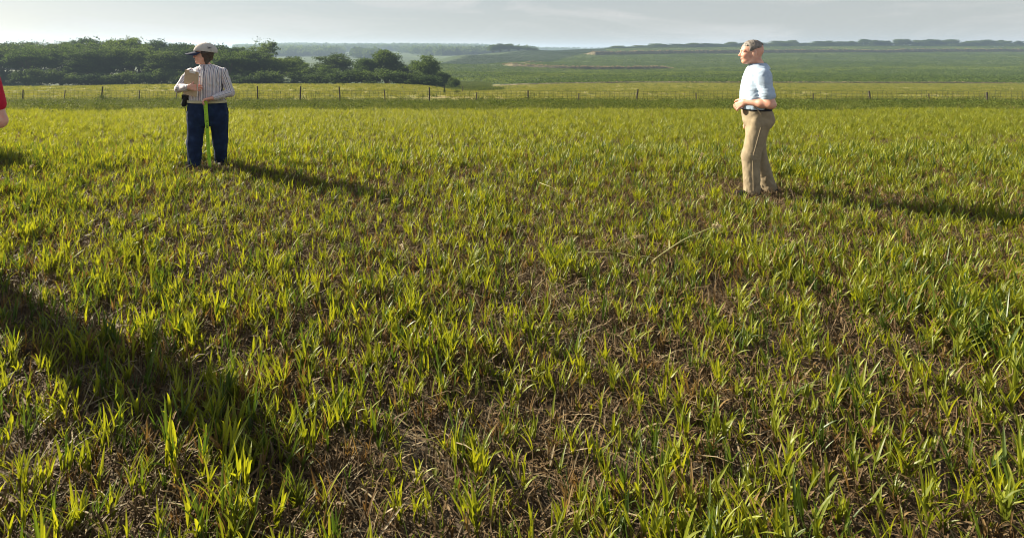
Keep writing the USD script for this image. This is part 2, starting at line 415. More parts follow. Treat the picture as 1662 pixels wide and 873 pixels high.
# front row of the woodland, left to right
for kind, px, d, top, w, label in [
    ('spreading', -62, 146, 72, 90, 'spreading woodland tree cut by the left picture edge'),
    ('layered', -5, 143, 73, 88, 'dark layered tree at the left end of the woodland'),
    ('layered_pale', 48, 139, 80, 84, 'woodland tree with forked pale limbs showing, above the first fence posts'),
    ('spreading_pale', 98, 146, 76, 92, 'flat topped tree above the second fence post from the left'),
    ('dense', 142, 141, 84, 74, 'lower dark tree in the woodland front above the bush at the fence'),
    ('layered', 176, 150, 72, 96, 'broad layered tree left of the highest woodland crown'),
    ('spreading_pale', 226, 147, 76, 88, 'dark spreading tree just left of the woman in the cap'),
    ('dense', 268, 142, 86, 70, 'low dark tree beside the elbow that holds the clipboard'),
    ('spreading', 318, 146, 80, 90, 'dark tree standing straight behind the woman in the cap'),
    ('layered_pale', 372, 142, 84, 86, 'dark spreading tree just right of the woman in the striped shirt'),
    ('dense', 408, 148, 86, 76, 'dense dark tree below the lone airy treetop'),
    ('spreading_pale', 448, 150, 93, 74, 'last dark tree at the right end of the woodland'),
]:
    plant_tree(kind, px, d, top, w, label, WOOD)
# the rows behind it, of which only the tops show
for k in range(26):
    px = -95 + k * 20.5 + RNG.uniform(-6, 6)
    top = np.interp(px, [-100, 20, 60, 130, 190, 250, 330, 400, 470], [70, 71, 72, 69, 65.5, 70, 72, 80, 94]) + RNG.uniform(-1.0, 3.5)
    plant_tree(('spreading', 'layered_pale', 'dense', 'spreading_pale', 'layered')[k % 5], px, 168 + RNG.uniform(-8, 26), top, RNG.uniform(62, 84), 'dark tree deep in the woodland, only its top seen over the front row', 'tops of the woodland behind its front row')
for k in range(44):
    px = -110 + (k % 22) * 27 + RNG.uniform(-8, 8)
    top = np.interp(px, [-100, 20, 60, 130, 190, 250, 330, 400, 470], [75, 75, 76, 73, 70, 75, 78, 86, 99]) + RNG.uniform(0, 5)
    plant_tree(('dense', 'spreading', 'layered')[k % 3], px, (215 if k < 22 else 262) + RNG.uniform(-12, 12), top, RNG.uniform(52, 70), 'dark tree deep in the woodland, only its top seen over the front row', 'tops of the woodland behind its front row')
plant_tree('layered_pale', 198, 160, 64.5, 70, 'highest rounded crown on top of the woodland', WOOD)
plant_tree('airy', 428, 175, 68, 48, 'lone airy treetop standing above the right end of the woodland')
# shrubby skirt of the woodland
for k in range(19):
    px = -80 + k * 29 + RNG.uniform(-8, 8)
    plant_tree('thicket', px, 128 + RNG.uniform(0, 8), 119 + RNG.uniform(-7, 6), RNG.uniform(34, 52), 'dark bush in the leafy skirt along the foot of the woodland', 'bushes along the foot of the woodland', 'wild_bush', 'bush')
# the hedge of trees in the middle
for kind, px, d, top, w, label in [
    ('bright', 494, 160, 105, 50, 'yellowish green small tree at the left end of the middle group'),
    ('round', 478, 172, 96, 44, 'dark small tree leaning out of the woodland edge'),
    ('dense', 545, 176, 91, 68, 'broad dark rounded tree in the middle group'),
    ('bright', 530, 160, 108, 48, 'pale bushy tree in front of the broad dark rounded one'),
    ('round', 594, 166, 98, 50, 'pale green tree leaning on the tallest of the middle group'),
    ('tall', 626, 168, 85, 52, 'tallest tree of the middle group with a pointed crown'),
    ('dense', 648, 164, 107, 48, 'dark low tree at the right foot of the tallest one'),
    ('bright', 689, 158, 93, 50, 'bright rounded tree standing alone before the green hill'),
    ('round', 716, 152, 119, 32, 'small dark tree at the right foot of the bright rounded one'),
]:
    plant_tree(kind, px, d, top, w, label, 'trees in the middle group')
for kind, px, d, top, w, label in [
    ('thicket', 505, 141, 120, 58, 'dark bush under the yellowish small tree'),
    ('thicket', 556, 141, 117, 74, 'broad dark bush under the rounded tree'),
    ('thicket_pale', 590, 140, 117, 46, 'pale green bush in the middle of the tree group'),
    ('thicket', 627, 140, 115, 72, 'dark bush below the tallest tree'),
    ('thicket', 662, 138, 120, 58, 'dark bush between the tallest and the bright rounded tree'),
    ('thicket', 737, 140, 128, 20, 'small dark round bush alone at the right end of the trees'),
    ('thicket', 694, 136, 125, 46, 'dark bush at the foot of the bright rounded tree'),
]:
    plant_tree(kind, px, d, top, w, label, 'bushes in the middle group of trees', 'wild_bush', 'bush')
# trees on the crest of the hill
for k, (px, top, w) in enumerate([(800, 74, 20), (812, 72, 24), (826, 72.5, 24), (842, 75.5, 22), (856, 77.5, 18), (867, 79, 14)]):
    plant_tree(('round', 'dense')[k % 2], px, 705 + 6 * k % 20, top, w, ('left edge tree', 'tallest tree', 'second tallest tree', 'middle slope tree', 'low tree', 'lowest right hand tree')[k] + ' of the dark copse on the left crest of the green hill', 'copse on the crest of the hill')
px = 1004
for k in range(40):
    top = np.interp(px, [1000, 1040, 1080, 1130, 1170, 1230, 1400, 1700], [75.5, 73.0, 71.5, 70, 68.5, 69, 65.5, 67]) + RNG.uniform(-1.5, 3.0)
    plant_tree(('round', 'dense', 'tall')[k % 3], px, 850 + RNG.uniform(0, 25), top, RNG.uniform(12, 34), 'dark far tree in the row along the right crest of the green hill', 'tree row along the right crest of the hill')
    px += RNG.uniform(8, 25)

for k in range(34):
    px = 1000 + k * 21 + RNG.uniform(-6, 6)
    plant_tree('thicket', px, 840 + RNG.uniform(-4, 18), np.interp(px, [1000, 1200, 1700], [76.8, 74, 73]) + RNG.uniform(-1, 1), RNG.uniform(20, 34), 'dark low scrub under the far tree row on the right crest of the green hill', 'scrub under the crest trees', 'wild_bush', 'bush')
# woods on the far ridges: too many and too small to tell apart
_fr = np.random.default_rng(5)
_protos = []
for k in range(4):
    c = _fr.normal(size=(70, 3)); c /= np.linalg.norm(c, axis=1, keepdims=True)
    c = c * _fr.uniform(0.5, 1, (70, 1)) * [6, 6, 5] + [0, 0, 6]
    _protos.append((leaf_cards(_fr, c, 0.4, 1.5), M_leaf['deep' if k % 2 else 'mid']))
_pts = []
while len(_pts) < 7500:
    px = _fr.uniform(380, 1800, 4000); d = np.exp(_fr.uniform(math.log(560), math.log(2700), 4000))
    x = (px - CX) * d / FPX
    dens = fbm2(x, d, 330.0, 31, 3)
    ok = (dens > np.where(d > 1650, 0.33, 0.47)) & ((px < 655) | (d > 1000)) & ((px < 870) | (d > 2000)) & ((px < 940) | (d > 2500))
    _pts += list(np.stack([x, d], 1)[ok])
_pts = np.array(_pts[:7500])
_z = land(_pts[:, 0], _pts[:, 1])
_m = len(_pts)
_s1 = _fr.uniform(0.8, 1.7, _m)
scatter('distant_woodland', _protos, np.column_stack([_pts, _z - 1]), quats(_fr.uniform(0, 6.28, _m), np.zeros(_m), np.zeros(_m)), _s1, _fr.integers(0, 4, _m),
        'blue grey woods on the far ridges under the skyline', 'woods')

# ------------------------------------------------------------------ grass banks of the terraces on the hill
M_bank = look('terrace_bank_grass', {'g': ('geometry', {}), 'n': ('noise_texture', {'scale': 0.35, 'detail': 5.0, 'roughness': 0.7}),
                                     'r': ('rgb_ramp', {'ramp': [(0.3, (0.05, 0.05, 0.025)), (0.5, (0.10, 0.085, 0.05)), (0.7, (0.22, 0.185, 0.11))]}),
                                     'p': ('principled_bsdf', {'roughness': 0.95, 'specular_ior_level': 0.1})},
              [('g.position', 'n.vector'), ('n.fac', 'r.fac'), ('r.color', 'p.base_color')])
M_straw = leafy('dry_grass', [(0.0, (0.20, 0.15, 0.08)), (0.6, (0.36, 0.29, 0.16)), (1.0, (0.52, 0.45, 0.28))], 0.3, (1.05, 1.0, 0.8))
M_clay = plain('bare_clay', (0.30, 0.20, 0.11), 0.95, 0.1, 0.5, 0.3)


def bank(points, height, depth, mat, label, group):
    """A steep grass bank facing downhill along px/row points."""
    P = np.array([at(px, depth_seen(px, row)) for px, row in points])
    s = np.r_[0, np.cumsum(np.linalg.norm(np.diff(P, axis=0), axis=1))]
    t = np.arange(0, s[-1], 1.2)
    P = np.stack([PchipInterpolator(s, P[:, k])(t) for k in range(2)], 1)
    tang = np.gradient(P, axis=0); tang /= np.linalg.norm(tang, axis=1, keepdims=True)
    nrm = np.stack([-tang[:, 1], tang[:, 0]], 1)
    nrm *= np.where((nrm * -P).sum(1) > 0, 1, -1)[:, None]          # towards the valley
    end = np.clip(np.minimum(t, s[-1] - t) / 14, 0.05, 1)
    prof = [(depth, -0.4), (0.45 * depth, 0.55), (0.1, 0.95), (-0.5, 1.0), (-2.2, 0.5), (-4.5, -0.3)]
    V = []
    for off, h in prof:
        q = P + nrm * (off + 0.5 * (fbm2(t, t * 0 + off, 3.0, 8) - 0.5)[:, None])
        z = land(q[:, 0], q[:, 1]) + h * height * end * (0.75 + 0.6 * fbm2(t, t * 0 + off * 3, 4.0, 12))
        V.append(np.column_stack([q, z]))
    V = np.stack(V, 1); n, m = V.shape[:2]
    i, j = np.meshgrid(np.arange(n - 1), np.arange(m - 1), indexing='ij'); a = (i * m + j).ravel()
    solo('terrace_bank', (V.reshape(-1, 3), np.stack([a, a + m, a + m + 1, a + 1], 1)), mat, label, 'grass bank', group)
    return V[:, 2:5].reshape(-1, 3), V[:, :2].reshape(-1, 3)


_tufts = []
TB = 'terrace banks across the green hill'
for pts, h, dp, mat, label in [
    ([(818, 105.5), (828, 107.6), (850, 109.5), (880, 111), (930, 112.8), (1000, 113.5), (1060, 113.2), (1096, 112)], 1.9, 2.5, M_bank, 'dark grass bank curling across the middle of the green hill'),
    ([(950, 87.6), (968, 89.6), (1000, 89.2), (1060, 88.0), (1130, 87.2), (1200, 86.6), (1330, 85.8), (1470, 85.2), (1680, 85)], 3.2, 3.5, M_bank, 'upper grass bank near the crest of the green hill, tan at its left end'),
    ([(848, 103.2), (858, 102), (872, 100.6)], 0.8, 1.5, M_bank, 'short pale bank above the left tip of the middle bank'),
    ([(778, 139.6), (840, 138.6), (900, 137.0), (960, 135.9), (1020, 135.0), (1100, 135.1), (1200, 135.6), (1400, 135.3), (1680, 136)], 0.40, 1.0, M_bank, 'low pale grass strip between the pasture and the green hill'),
]:
    tp, ft = bank(pts, h, dp, mat, label, TB)
    _tufts.append((tp, h))

# ------------------------------------------------------------------ grass, weeds and litter
def blade(rng, length, width, lean, yaw, origin, segs=5, fold=0.25, droop=0.5):
    """One leaf of grass: a folded, tapering, bending ribbon."""
    t = np.linspace(0, 1, segs + 1)
    ang = lean + droop * t ** 1.6
    step = length / segs
    r = np.r_[0, np.cumsum(np.sin(ang[:-1]) * step)]; z = np.r_[0, np.cumsum(np.cos(ang[:-1]) * step)]
    w = width * np.minimum(1, 0.55 + 1.6 * t) * np.clip((1 - t) ** 0.55, 0.02, 1) / 2
    tw = rng.uniform(-0.6, 0.6) * t
    mid = np.column_stack([r, 0 * r, z])
    side = np.column_stack([-np.sin(tw) * np.cos(ang) * 0.3, np.cos(tw), np.sin(tw)])
    up = np.column_stack([-np.cos(ang), 0 * r, np.sin(ang)]) * (fold * w)[:, None]
    L, Rr = mid + side * w[:, None] + up, mid - side * w[:, None] + up
    v = np.stack([L, mid, Rr], 1).reshape(-1, 3) @ rot_z(yaw).T + origin
    f = []
    for i in range(segs):
        a = 3 * i
        f += [[a, a + 1, a + 4], [a, a + 4, a + 3], [a + 1, a + 2, a + 5], [a + 1, a + 5, a + 4]]
    return v, np.array(f)


def tuft(seed, n, height, width, spread, lean=0.35, droop=0.7, segs=5):
    rng = np.random.default_rng(seed)
    out = []
    for _ in range(n):
        r = spread * math.sqrt(rng.uniform()); a = rng.uniform(0, 6.28)
        out.append(blade(rng, height * rng.uniform(0.5, 1.15), width * rng.uniform(0.6, 1.2), abs(rng.normal(0, lean)), rng.uniform(0, 6.28),
                         np.array([r * math.cos(a), r * math.sin(a), -0.01]), segs, 0.25, abs(rng.normal(0, droop))))
    return join(out)


def tiller(seed, height, width, bend=1.0):
    """A clipped shoot or two: sheaths with leaves in two opposite ranks, some cut off short."""
    rng = np.random.default_rng(seed)
    out = []
    for s in range(rng.integers(1, 4)):
        ox, oy = rng.normal(0, 0.014, 2); lean = rng.normal(0, 0.16, 2) + [0.05, 0]
        h = height * rng.uniform(0.40, 0.8)
        top = np.array([ox + lean[0] * h, oy + lean[1] * h, h])
        out.append(tube([[ox, oy, -0.01], [(ox + top[0]) / 2, (oy + top[1]) / 2, h / 2], top], [0.0035, 0.003, 0.0015], 4, False))
        yaw = rng.uniform(0, 6.28); limp = rng.uniform(0, 1) ** 2 * bend
        for k in range(rng.integers(2, 5)):
            f = rng.uniform(0.12, 1.0)
            o = np.array([ox + lean[0] * h * f, oy + lean[1] * h * f, h * f])
            out.append(blade(rng, height * rng.uniform(0.35, 0.95), width * rng.uniform(0.55, 1.25), rng.uniform(0.05, 0.65), yaw + math.pi * (k % 2) + rng.normal(0, 0.35), o, 5, 0.3, rng.uniform(0.0, 0.5) + 1.3 * limp * rng.uniform(0.3, 1)))
    return join(out)


def litter(seed, n, radius, length):
    """Dead leaves and straw lying on the soil, some propped up."""
    rng = np.random.default_rng(seed)
    out = []
    for _ in range(n):
        r = radius * math.sqrt(rng.uniform()); a = rng.uniform(0, 6.28)
        out.append(blade(rng, length * rng.uniform(0.4, 1.3), rng.uniform(0.003, 0.010), rng.uniform(0.95, 1.6), rng.uniform(0, 6.28),
                         np.array([r * math.cos(a), r * math.sin(a), rng.uniform(0.0, 0.035)]), 3, 0.2, rng.uniform(-0.3, 0.9)))
    for _ in range(n // 5):
        r = radius * math.sqrt(rng.uniform()); a = rng.uniform(0, 6.28)
        p = np.array([r * math.cos(a), r * math.sin(a), 0]); d = rng.normal(0, 0.25, 2)
        h = rng.uniform(0.03, 0.09)
        out.append(tube([p - [0, 0, 0.01], p + [d[0] * h, d[1] * h, h]], [0.003, 0.0022], 4))
    return join(out)


M_blade = leafy('young_grass', [(0.0, (0.125, 0.155, 0.013)), (0.4, (0.235, 0.265, 0.02)), (0.7, (0.36, 0.35, 0.03)), (1.0, (0.47, 0.40, 0.08))], 0.5, (1.4, 1.25, 0.5), 0.45, 0.4)
M_blade2 = leafy('green_grass', [(0.0, (0.05, 0.085, 0.013)), (0.5, (0.10, 0.14, 0.018)), (1.0, (0.19, 0.22, 0.03))], 0.45, (1.2, 1.2, 0.5), 0.42, 0.45)
M_dead = leafy('withered_leaves', [(0.0, (0.08, 0.05, 0.024)), (0.5, (0.19, 0.13, 0.065)), (0.8, (0.31, 0.235, 0.12)), (1.0, (0.50, 0.43, 0.26))], 0.2, (1, 0.95, 0.8), 0.7, 0.2)
M_clod = plain('soil_clod', (0.15, 0.115, 0.08), 0.95, 0.1, 40.0, 0.35)
M_cropleaf = leafy('crop_leaves', [(0.0, (0.055, 0.09, 0.014)), (0.6, (0.115, 0.16, 0.024)), (1.0, (0.20, 0.225, 0.036))], 0.36, (1.15, 1.1, 0.6), 0.8, 0.1)
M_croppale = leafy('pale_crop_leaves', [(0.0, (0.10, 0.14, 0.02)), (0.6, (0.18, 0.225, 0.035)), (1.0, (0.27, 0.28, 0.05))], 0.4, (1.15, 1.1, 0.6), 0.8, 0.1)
M_cropdark = leafy('dark_crop_leaves', [(0.0, (0.028, 0.052, 0.014)), (0.6, (0.05, 0.082, 0.019)), (1.0, (0.09, 0.115, 0.027))], 0.3, (1.1, 1.1, 0.6), 0.8, 0.1)
M_rust = leafy('rusty_leaves', [(0.0, (0.13, 0.075, 0.03)), (0.5, (0.25, 0.165, 0.06)), (1.0, (0.42, 0.32, 0.12))], 0.4, (1.1, 1.0, 0.6), 0.65, 0.2)
M_weed = leafy('weed_leaves', [(0.0, (0.05, 0.075, 0.016)), (0.5, (0.115, 0.14, 0.026)), (0.8, (0.19, 0.185, 0.04)), (1.0, (0.28, 0.20, 0.09))], 0.35, (1.2, 1.15, 0.55), 0.75, 0.12)
M_turf = leafy('pasture_grass', [(0.0, (0.13, 0.15, 0.022)), (0.5, (0.215, 0.215, 0.032)), (0.85, (0.30, 0.26, 0.06)), (1.0, (0.36, 0.28, 0.13))], 0.45, (1.2, 1.1, 0.5))


def fan_points(rng, n, d0, d1, px0=-90, px1=1740):
    """Evenly strewn points of the wedge of ground that the camera sees between two distances."""
    y = np.sqrt(rng.uniform(d0 ** 2, d1 ** 2, n))
    x = (rng.uniform(px0, px1, n) - CX) * y / FPX
    return x, y


def strew(name, rng, x, y, protos, weights, smin, smax, tilt, label, cat, lift=0.0, size=None):
    n = len(x)
    idx = rng.choice(len(protos), n, p=np.array(weights) / sum(weights))
    sc = rng.uniform(smin, smax, n) * (1 if size is None else size)
    scatter(name, protos, np.column_stack([x, y, land(x, y) + lift]), quats(rng.uniform(0, 6.28, n), np.abs(rng.normal(0, tilt, n)), rng.uniform(0, 6.28, n)), sc, idx, label, cat)


def lush(x, y):
    """How thickly the field is covered, 0 to 1: bare brown patches near the camera, closed cover farther out."""
    f = 0.5 * fbm2(x, y, 1.1, 3, 3) + 0.5 * fbm2(x, y, 0.35, 6, 2)
    thin = np.exp(-((x - 0.2) ** 2 / 3.5 + (y - 5.2) ** 2 / 1.6)) * 0.16
    return np.clip((f - 0.42 - thin + np.clip((y - 7) / 20, -0.03, 0.3)) / 0.22, 0, 1)


_g = np.random.default_rng(21)
# near field: shoots
P_shoot = [(tiller(100 + k, 0.172, 0.0150), M_blade) for k in range(11)] + [(tiller(120 + k, 0.18, 0.0155), M_blade2) for k in range(5)] + [(tiller(130 + k, 0.14, 0.011, 1.6), M_rust) for k in range(4)]
W_shoot = [1.15] * 11 + [0.6] * 5 + [1.1] * 4


def trodden(x, y):
    """1 where people stand and have trodden the grass, 0 elsewhere."""
    return np.maximum(np.exp(-(((x + 2.14) / 0.45) ** 2 + ((y - 7.25) / 0.55) ** 2) ** 2), np.exp(-(((x - 4.15) / 0.4) ** 2 + ((y - 5.95) / 0.5) ** 2) ** 2))


x, y = fan_points(_g, 62000, 1.5, 9.0)
lu, tr_ = lush(x, y), trodden(x, y)
k = _g.uniform(size=len(x)) < (0.45 + 0.55 * lu) * (1 - 0.6 * tr_)
x, y, lu, tr_ = x[k], y[k], lu[k], tr_[k]
strew('field_grass', _g, x, y, P_shoot, W_shoot, 0.5, 1.2, 0.14, 'young yellow green grass shoots covering the near field', 'grass', size=(0.72 + 0.33 * lu) * (1 - 0.45 * tr_))
P_far = [(join([tiller(140 + 5 * k + j, 0.16, 0.0145) for j in range(3)] + [tuft(160 + k, 7, 0.12, 0.012, 0.10)]), M_blade) for k in range(6)] + [(tuft(180 + k, 15, 0.14, 0.013, 0.11), M_blade2) for k in range(2)] + [(tiller(190 + k, 0.13, 0.012, 1.6), M_rust) for k in range(2)]
x, y = fan_points(_g, 62000, 8.6, 34.0)
k = (_g.uniform(size=len(x)) < 0.35 + 0.65 * lush(x, y)) & (y < 20.5 + 16 * fbm2(x, y, 3.4, 91, 3) ** 1.6 + 4.0 * (_g.uniform(size=len(x)) ** 3))
x, y = x[k], y[k]
strew('far_field_grass', _g, x, y, P_far, [1.1] * 6 + [0.7] * 2 + [0.8] * 2, 0.7, 1.15, 0.12, 'closed cover of bright grass in the farther half of the field', 'grass')
# litter and stubble between the shoots
P_lit = [(litter(200 + k, 30, 0.13, 0.07), M_dead) for k in range(5)] + [(litter(210 + k, 9, 0.15, 0.16), M_straw) for k in range(2)]
x, y = fan_points(_g, 26000, 1.5, 12.0)
strew('dead_litter', _g, x, y, P_lit, [1] * 5 + [0.8] * 2, 0.7, 1.3, 0.1, 'brown withered leaves and straw lying between the grass shoots', 'plant litter', lift=0.004)
# crumbs and clods of soil
_cl = []
for k in range(4):
    s = trimesh.creation.icosphere(1, 1.0); v = np.array(s.vertices)
    v = v * (0.7 + 0.6 * meshkit.noise(v * 1.7 + 9 * k))[:, None] * [1, 0.85, 0.6]
    _cl.append(((v * 0.011, s.faces), M_clod))
x, y = fan_points(_g, 30000, 1.5, 7.5)
kk = (fbm2(x, y, 0.5, 51) > 0.47)
x, y = x[kk], y[kk]
strew('soil_clods', _g, x, y, _cl, [1] * 4, 0.25, 1.6, 0.5, 'small brown clods and crumbs of soil between the grass', 'soil crumbs', size=_g.uniform(0.3, 1, len(x)) ** 2)
x, y = fan_points(_g, 9000, 124.0, 225.0, 660, 815)
px = CX + FPX * x / y
kk = (y < crop_edge(px) + 4) & ((px < 795) | (y < 130))
strew('hollow_weeds', _g, x[kk], y[kk], [(tuft(290 + k, 30, 0.9, 0.10, 0.9, 0.5, 0.9, 3), M_weed) for k in range(3)], [1] * 3, 0.6, 1.2, 0.1, 'dark rough growth in the hollow between the trees and the green hill', 'weeds')
# crop plants in rows along the contours of the hill
_cr = np.random.default_rng(77)
P_crop = []
for k in range(6):
    c = _cr.uniform(-1, 1, (34, 3)) * [2.6, 0.5, 0.34] + [0, 0, 0.36]
    P_crop.append((leaf_cards(_cr, c, 0.5, 0.30, 0.7), M_cropleaf if k < 4 else M_cropdark))
for k in range(2):
    c = _cr.uniform(-1, 1, (34, 3)) * [2.6, 0.5, 0.34] + [0, 0, 0.36]
    P_crop.append((leaf_cards(_cr, c, 0.5, 0.30, 0.7), M_croppale))
cx, cy = [], []
for d0 in 194 * 1.0105 ** np.arange(142):
    px = np.arange(640, 1730, FPX * 4.6 / d0)
    px = px + _cr.uniform(-0.3, 0.3, len(px)) * FPX * 4.6 / d0
    d = d0 * (1 + 0.030 * np.sin(px / 95.0) + 0.022 * np.sin(px / 41.0 + 1.3)) + _cr.normal(0, 0.25, len(px))
    cx.append((px - CX) * d / FPX); cy.append(d)
x, y = np.concatenate(cx), np.concatenate(cy)
px = CX + FPX * x / y
ok = (y > crop_edge(px) + 3) & (y < crop_top(px) - 10) & (_cr.uniform(size=len(x)) < 0.93)
x, y, px = x[ok], y[ok], px[ok]
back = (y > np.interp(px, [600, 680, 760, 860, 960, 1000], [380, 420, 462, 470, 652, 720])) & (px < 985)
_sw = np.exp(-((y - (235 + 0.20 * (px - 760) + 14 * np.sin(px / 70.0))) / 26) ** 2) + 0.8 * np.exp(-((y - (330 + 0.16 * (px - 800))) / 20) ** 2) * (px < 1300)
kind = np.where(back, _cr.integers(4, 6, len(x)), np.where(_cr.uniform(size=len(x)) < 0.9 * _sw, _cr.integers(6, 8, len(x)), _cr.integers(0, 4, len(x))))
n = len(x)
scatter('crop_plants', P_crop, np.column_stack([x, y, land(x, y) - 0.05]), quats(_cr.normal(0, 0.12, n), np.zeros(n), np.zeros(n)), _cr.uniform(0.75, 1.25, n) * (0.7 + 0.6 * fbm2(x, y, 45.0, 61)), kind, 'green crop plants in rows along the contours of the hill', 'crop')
# rank strip in front of the fence
M_turf2 = leafy('rank_grass', [(0.0, (0.10, 0.13, 0.02)), (0.5, (0.18, 0.19, 0.03)), (1.0, (0.29, 0.25, 0.07))], 0.45, (1.2, 1.1, 0.5))
P_weed = [(tuft(230 + k, 34, 0.34, 0.018, 0.22, 0.5, 0.9, 4), M_weed) for k in range(4)]
_lw = np.random.default_rng(9)
for k in range(3):
    c = _lw.normal(size=(90, 3)) * [0.2, 0.2, 0.13] + [0, 0, 0.17]
    P_weed.append((leaf_cards(_lw, c, 0.8, 0.035, 0.7), M_weed))
P_weed += [(tuft(240 + k, 26, 0.28, 0.02, 0.25, 0.5, 0.9, 4), M_turf2) for k in range(3)] + [(tuft(245, 24, 0.26, 0.016, 0.24, 0.7, 0.9, 4), M_dead)]
x, y = fan_points(_g, 26000, 22.5, 46.5)
rank = fbm2(x, y, 3.0, 17)
fade = np.clip((y - 22.5) / 5, 0, 1)
kk = _g.uniform(size=len(x)) < np.clip((0.55 * rank + 0.45 * fbm2(x, y, 7.0, 93, 3) - 0.60 + 0.34 * fade) * 4.5, 0.03, 0.85)
x, y, rank = x[kk], y[kk], rank[kk]
strew('rank_weeds', _g, x, y, P_weed, [1] * 4 + [0.7] * 3 + [1.5] * 3 + [1.2], 0.5, 1.25, 0.15, 'olive rank grass and weeds on the lumpy strip before the fence', 'weeds', size=0.35 + 1.0 * rank)
xx = _g.uniform(-33, 62, 1500); yy = 43.6 - 0.06 * xx + _g.normal(0, 0.8, 1500)
kk = fbm2(xx, yy, 3.2, 71) > 0.44
xx, yy = xx[kk], yy[kk]
strew('fence_weeds', _g, xx, yy, P_weed[:7], [0.6] * 4 + [1.2] * 3, 0.45, 1.05, 0.15, 'uneven dark weeds growing along the foot of the wire fence', 'weeds')
# pasture beyond the fence
P_turf = [(tuft(250 + k, 30, 0.30, 0.035, 0.40, 0.45, 0.8, 3), M_turf) for k in range(4)] + [(tuft(260, 26, 0.34, 0.035, 0.4, 0.5, 0.8, 3), M_weed)]
x, y = fan_points(_g, 30000, 46.0, 128.0)
kk = (0.6 * fbm2(x, y, 8.0, 23) + 0.4 * fbm2(x * 0.25, y, 3.0, 29) + _g.uniform(-0.12, 0.12, len(x))) > 0.46
x, y = x[kk], y[kk]
x2, y2 = fan_points(_g, 9000, 126.0, 192.0, 800, 1740)
px2 = CX + FPX * x2 / y2
kk = y2 < crop_edge(px2) - 1
strew('pasture_grass', _g, np.r_[x, x2[kk]], np.r_[y, y2[kk]], P_turf, [1] * 4 + [0.5], 0.7, 1.3, 0.1, 'rough yellow green grass of the pasture beyond the fence', 'grass')
# dry grass along the terrace banks
_pk = [_g.choice(len(t), min(len(t), 520)) for t, _ in _tufts]
_th = np.concatenate([np.full(len(k), np.clip(h / 2.2, 0.28, 1.0)) for k, (t, h) in zip(_pk, _tufts)])
_tp = np.vstack([t[k] for k, (t, _) in zip(_pk, _tufts)])
P_dry = [(tuft(270 + k, 26, 1.1, 0.16, 0.7, 0.4, 0.6, 3), M_straw) for k in range(3)]
_tp = _tp + _g.normal(0, 0.6, _tp.shape) * [1, 1, 0]
n = len(_tp)
scatter('terrace_grass', P_dry, _tp - [0, 0, 0.1], quats(_g.uniform(0, 6.28, n), np.abs(_g.normal(0, 0.1, n)), _g.uniform(0, 6.28, n)), _g.uniform(0.5, 1.3, n) * _th, _g.integers(0, 3, n), 'pale dry grass tufts growing along the terrace banks', 'grass')

# ------------------------------------------------------------------ fence
M_post = plain('weathered_post', (0.06, 0.05, 0.04), 0.9, 0.15, 14.0, 0.35)
M_steel = plain('rusty_steel', (0.06, 0.048, 0.04), 0.7, 0.3, 20.0, 0.3, 0.2)
M_wire = plain('fence_wire_grey', (0.05, 0.045, 0.04), 0.7, 0.2)
POSTS = [(-100, 147, 0), (-34, 146, 0), (37, 146, 1), (104, 147, 0), (165, 141, 1), (226, 147, 0), (286, 148, 0), (352, 142, 1), (418, 140, 1), (487, 140, 1), (552, 141, 1), (625, 146, 0), (697, 142, 1),
         (773, 150, 0), (857, 147, 1), (939, 152, 0), (1033, 145, 1), (1130, 151, 0), (1224, 150, 1), (1320, 152, 0), (1412, 148, 1), (1508, 152, 0), (1602, 150, 1), (1700, 152, 0)]


def fence_d(px):
    return 46.0 - 4.0 * px / 1130.0


fence = thing('wire_fence', 'long wire mesh fence on thin dark posts between the field and the pasture', 'fence')
_line = []
for px, top, wood in POSTS:
    p = at(px, fence_d(px)); zt = EYE - (top - HY) * p[1] / FPX
    h = zt - p[2]
    ln = RNG.normal(0, 0.035, 2)
    if px == 1033:
        ln = np.array([0.10, 0.0])
    pts = [p + [0, 0, -0.3], p + [ln[0] * h * 0.3, 0, h * 0.5], p + [ln[0] * h, ln[1] * h, h]]
    if wood:
        part('post', tube(pts, [0.066, 0.06, 0.052], 8), M_post, fence, 40)
    else:   # steel T section
        a, _ = tube(pts, [0.046] * 3, 4), None
        b = tube([q + [0, -0.03, 0] for q in np.array(pts)], [0.018] * 3, 4)
        part('post', join([a, b]), M_steel, fence)
    _line.append((p, h))
_px = np.array([q[0] for q in POSTS], float)
for hgt in (0.10, 0.24, 0.40, 0.58, 0.78, 0.97):
    pts = []
    for i in range(len(_line) - 1):
        a, b = _line[i][0], _line[i + 1][0]
        for t in np.linspace(0, 1, 8, endpoint=False):
            q = a + (b - a) * t
            q[2] = q[2] * 1.0 + hgt - 0.035 * math.sin(math.pi * t) + 0.01 * RNG.normal()
            pts.append(q)
    part('wire', tube(np.array(pts), 0.0095, 3, False), M_wire, fence)
_stay = []
for i in range(len(_line) - 1):
    a, b = _line[i][0], _line[i + 1][0]
    n = int(np.linalg.norm(b - a) / 0.33)
    for t in (np.arange(n) + 0.5) / n:
        q = a + (b - a) * t
        _stay.append(tube([q + [0, 0, 0.08], q + [RNG.normal(0, 0.012), 0, 0.5], q + [RNG.normal(0, 0.02), 0, 0.95]], 0.0095, 3, False))
sp = part('stay_wire', join(_stay), M_wire, fence)
describe(stage.GetPrimAtPath(sp), kind='stuff')
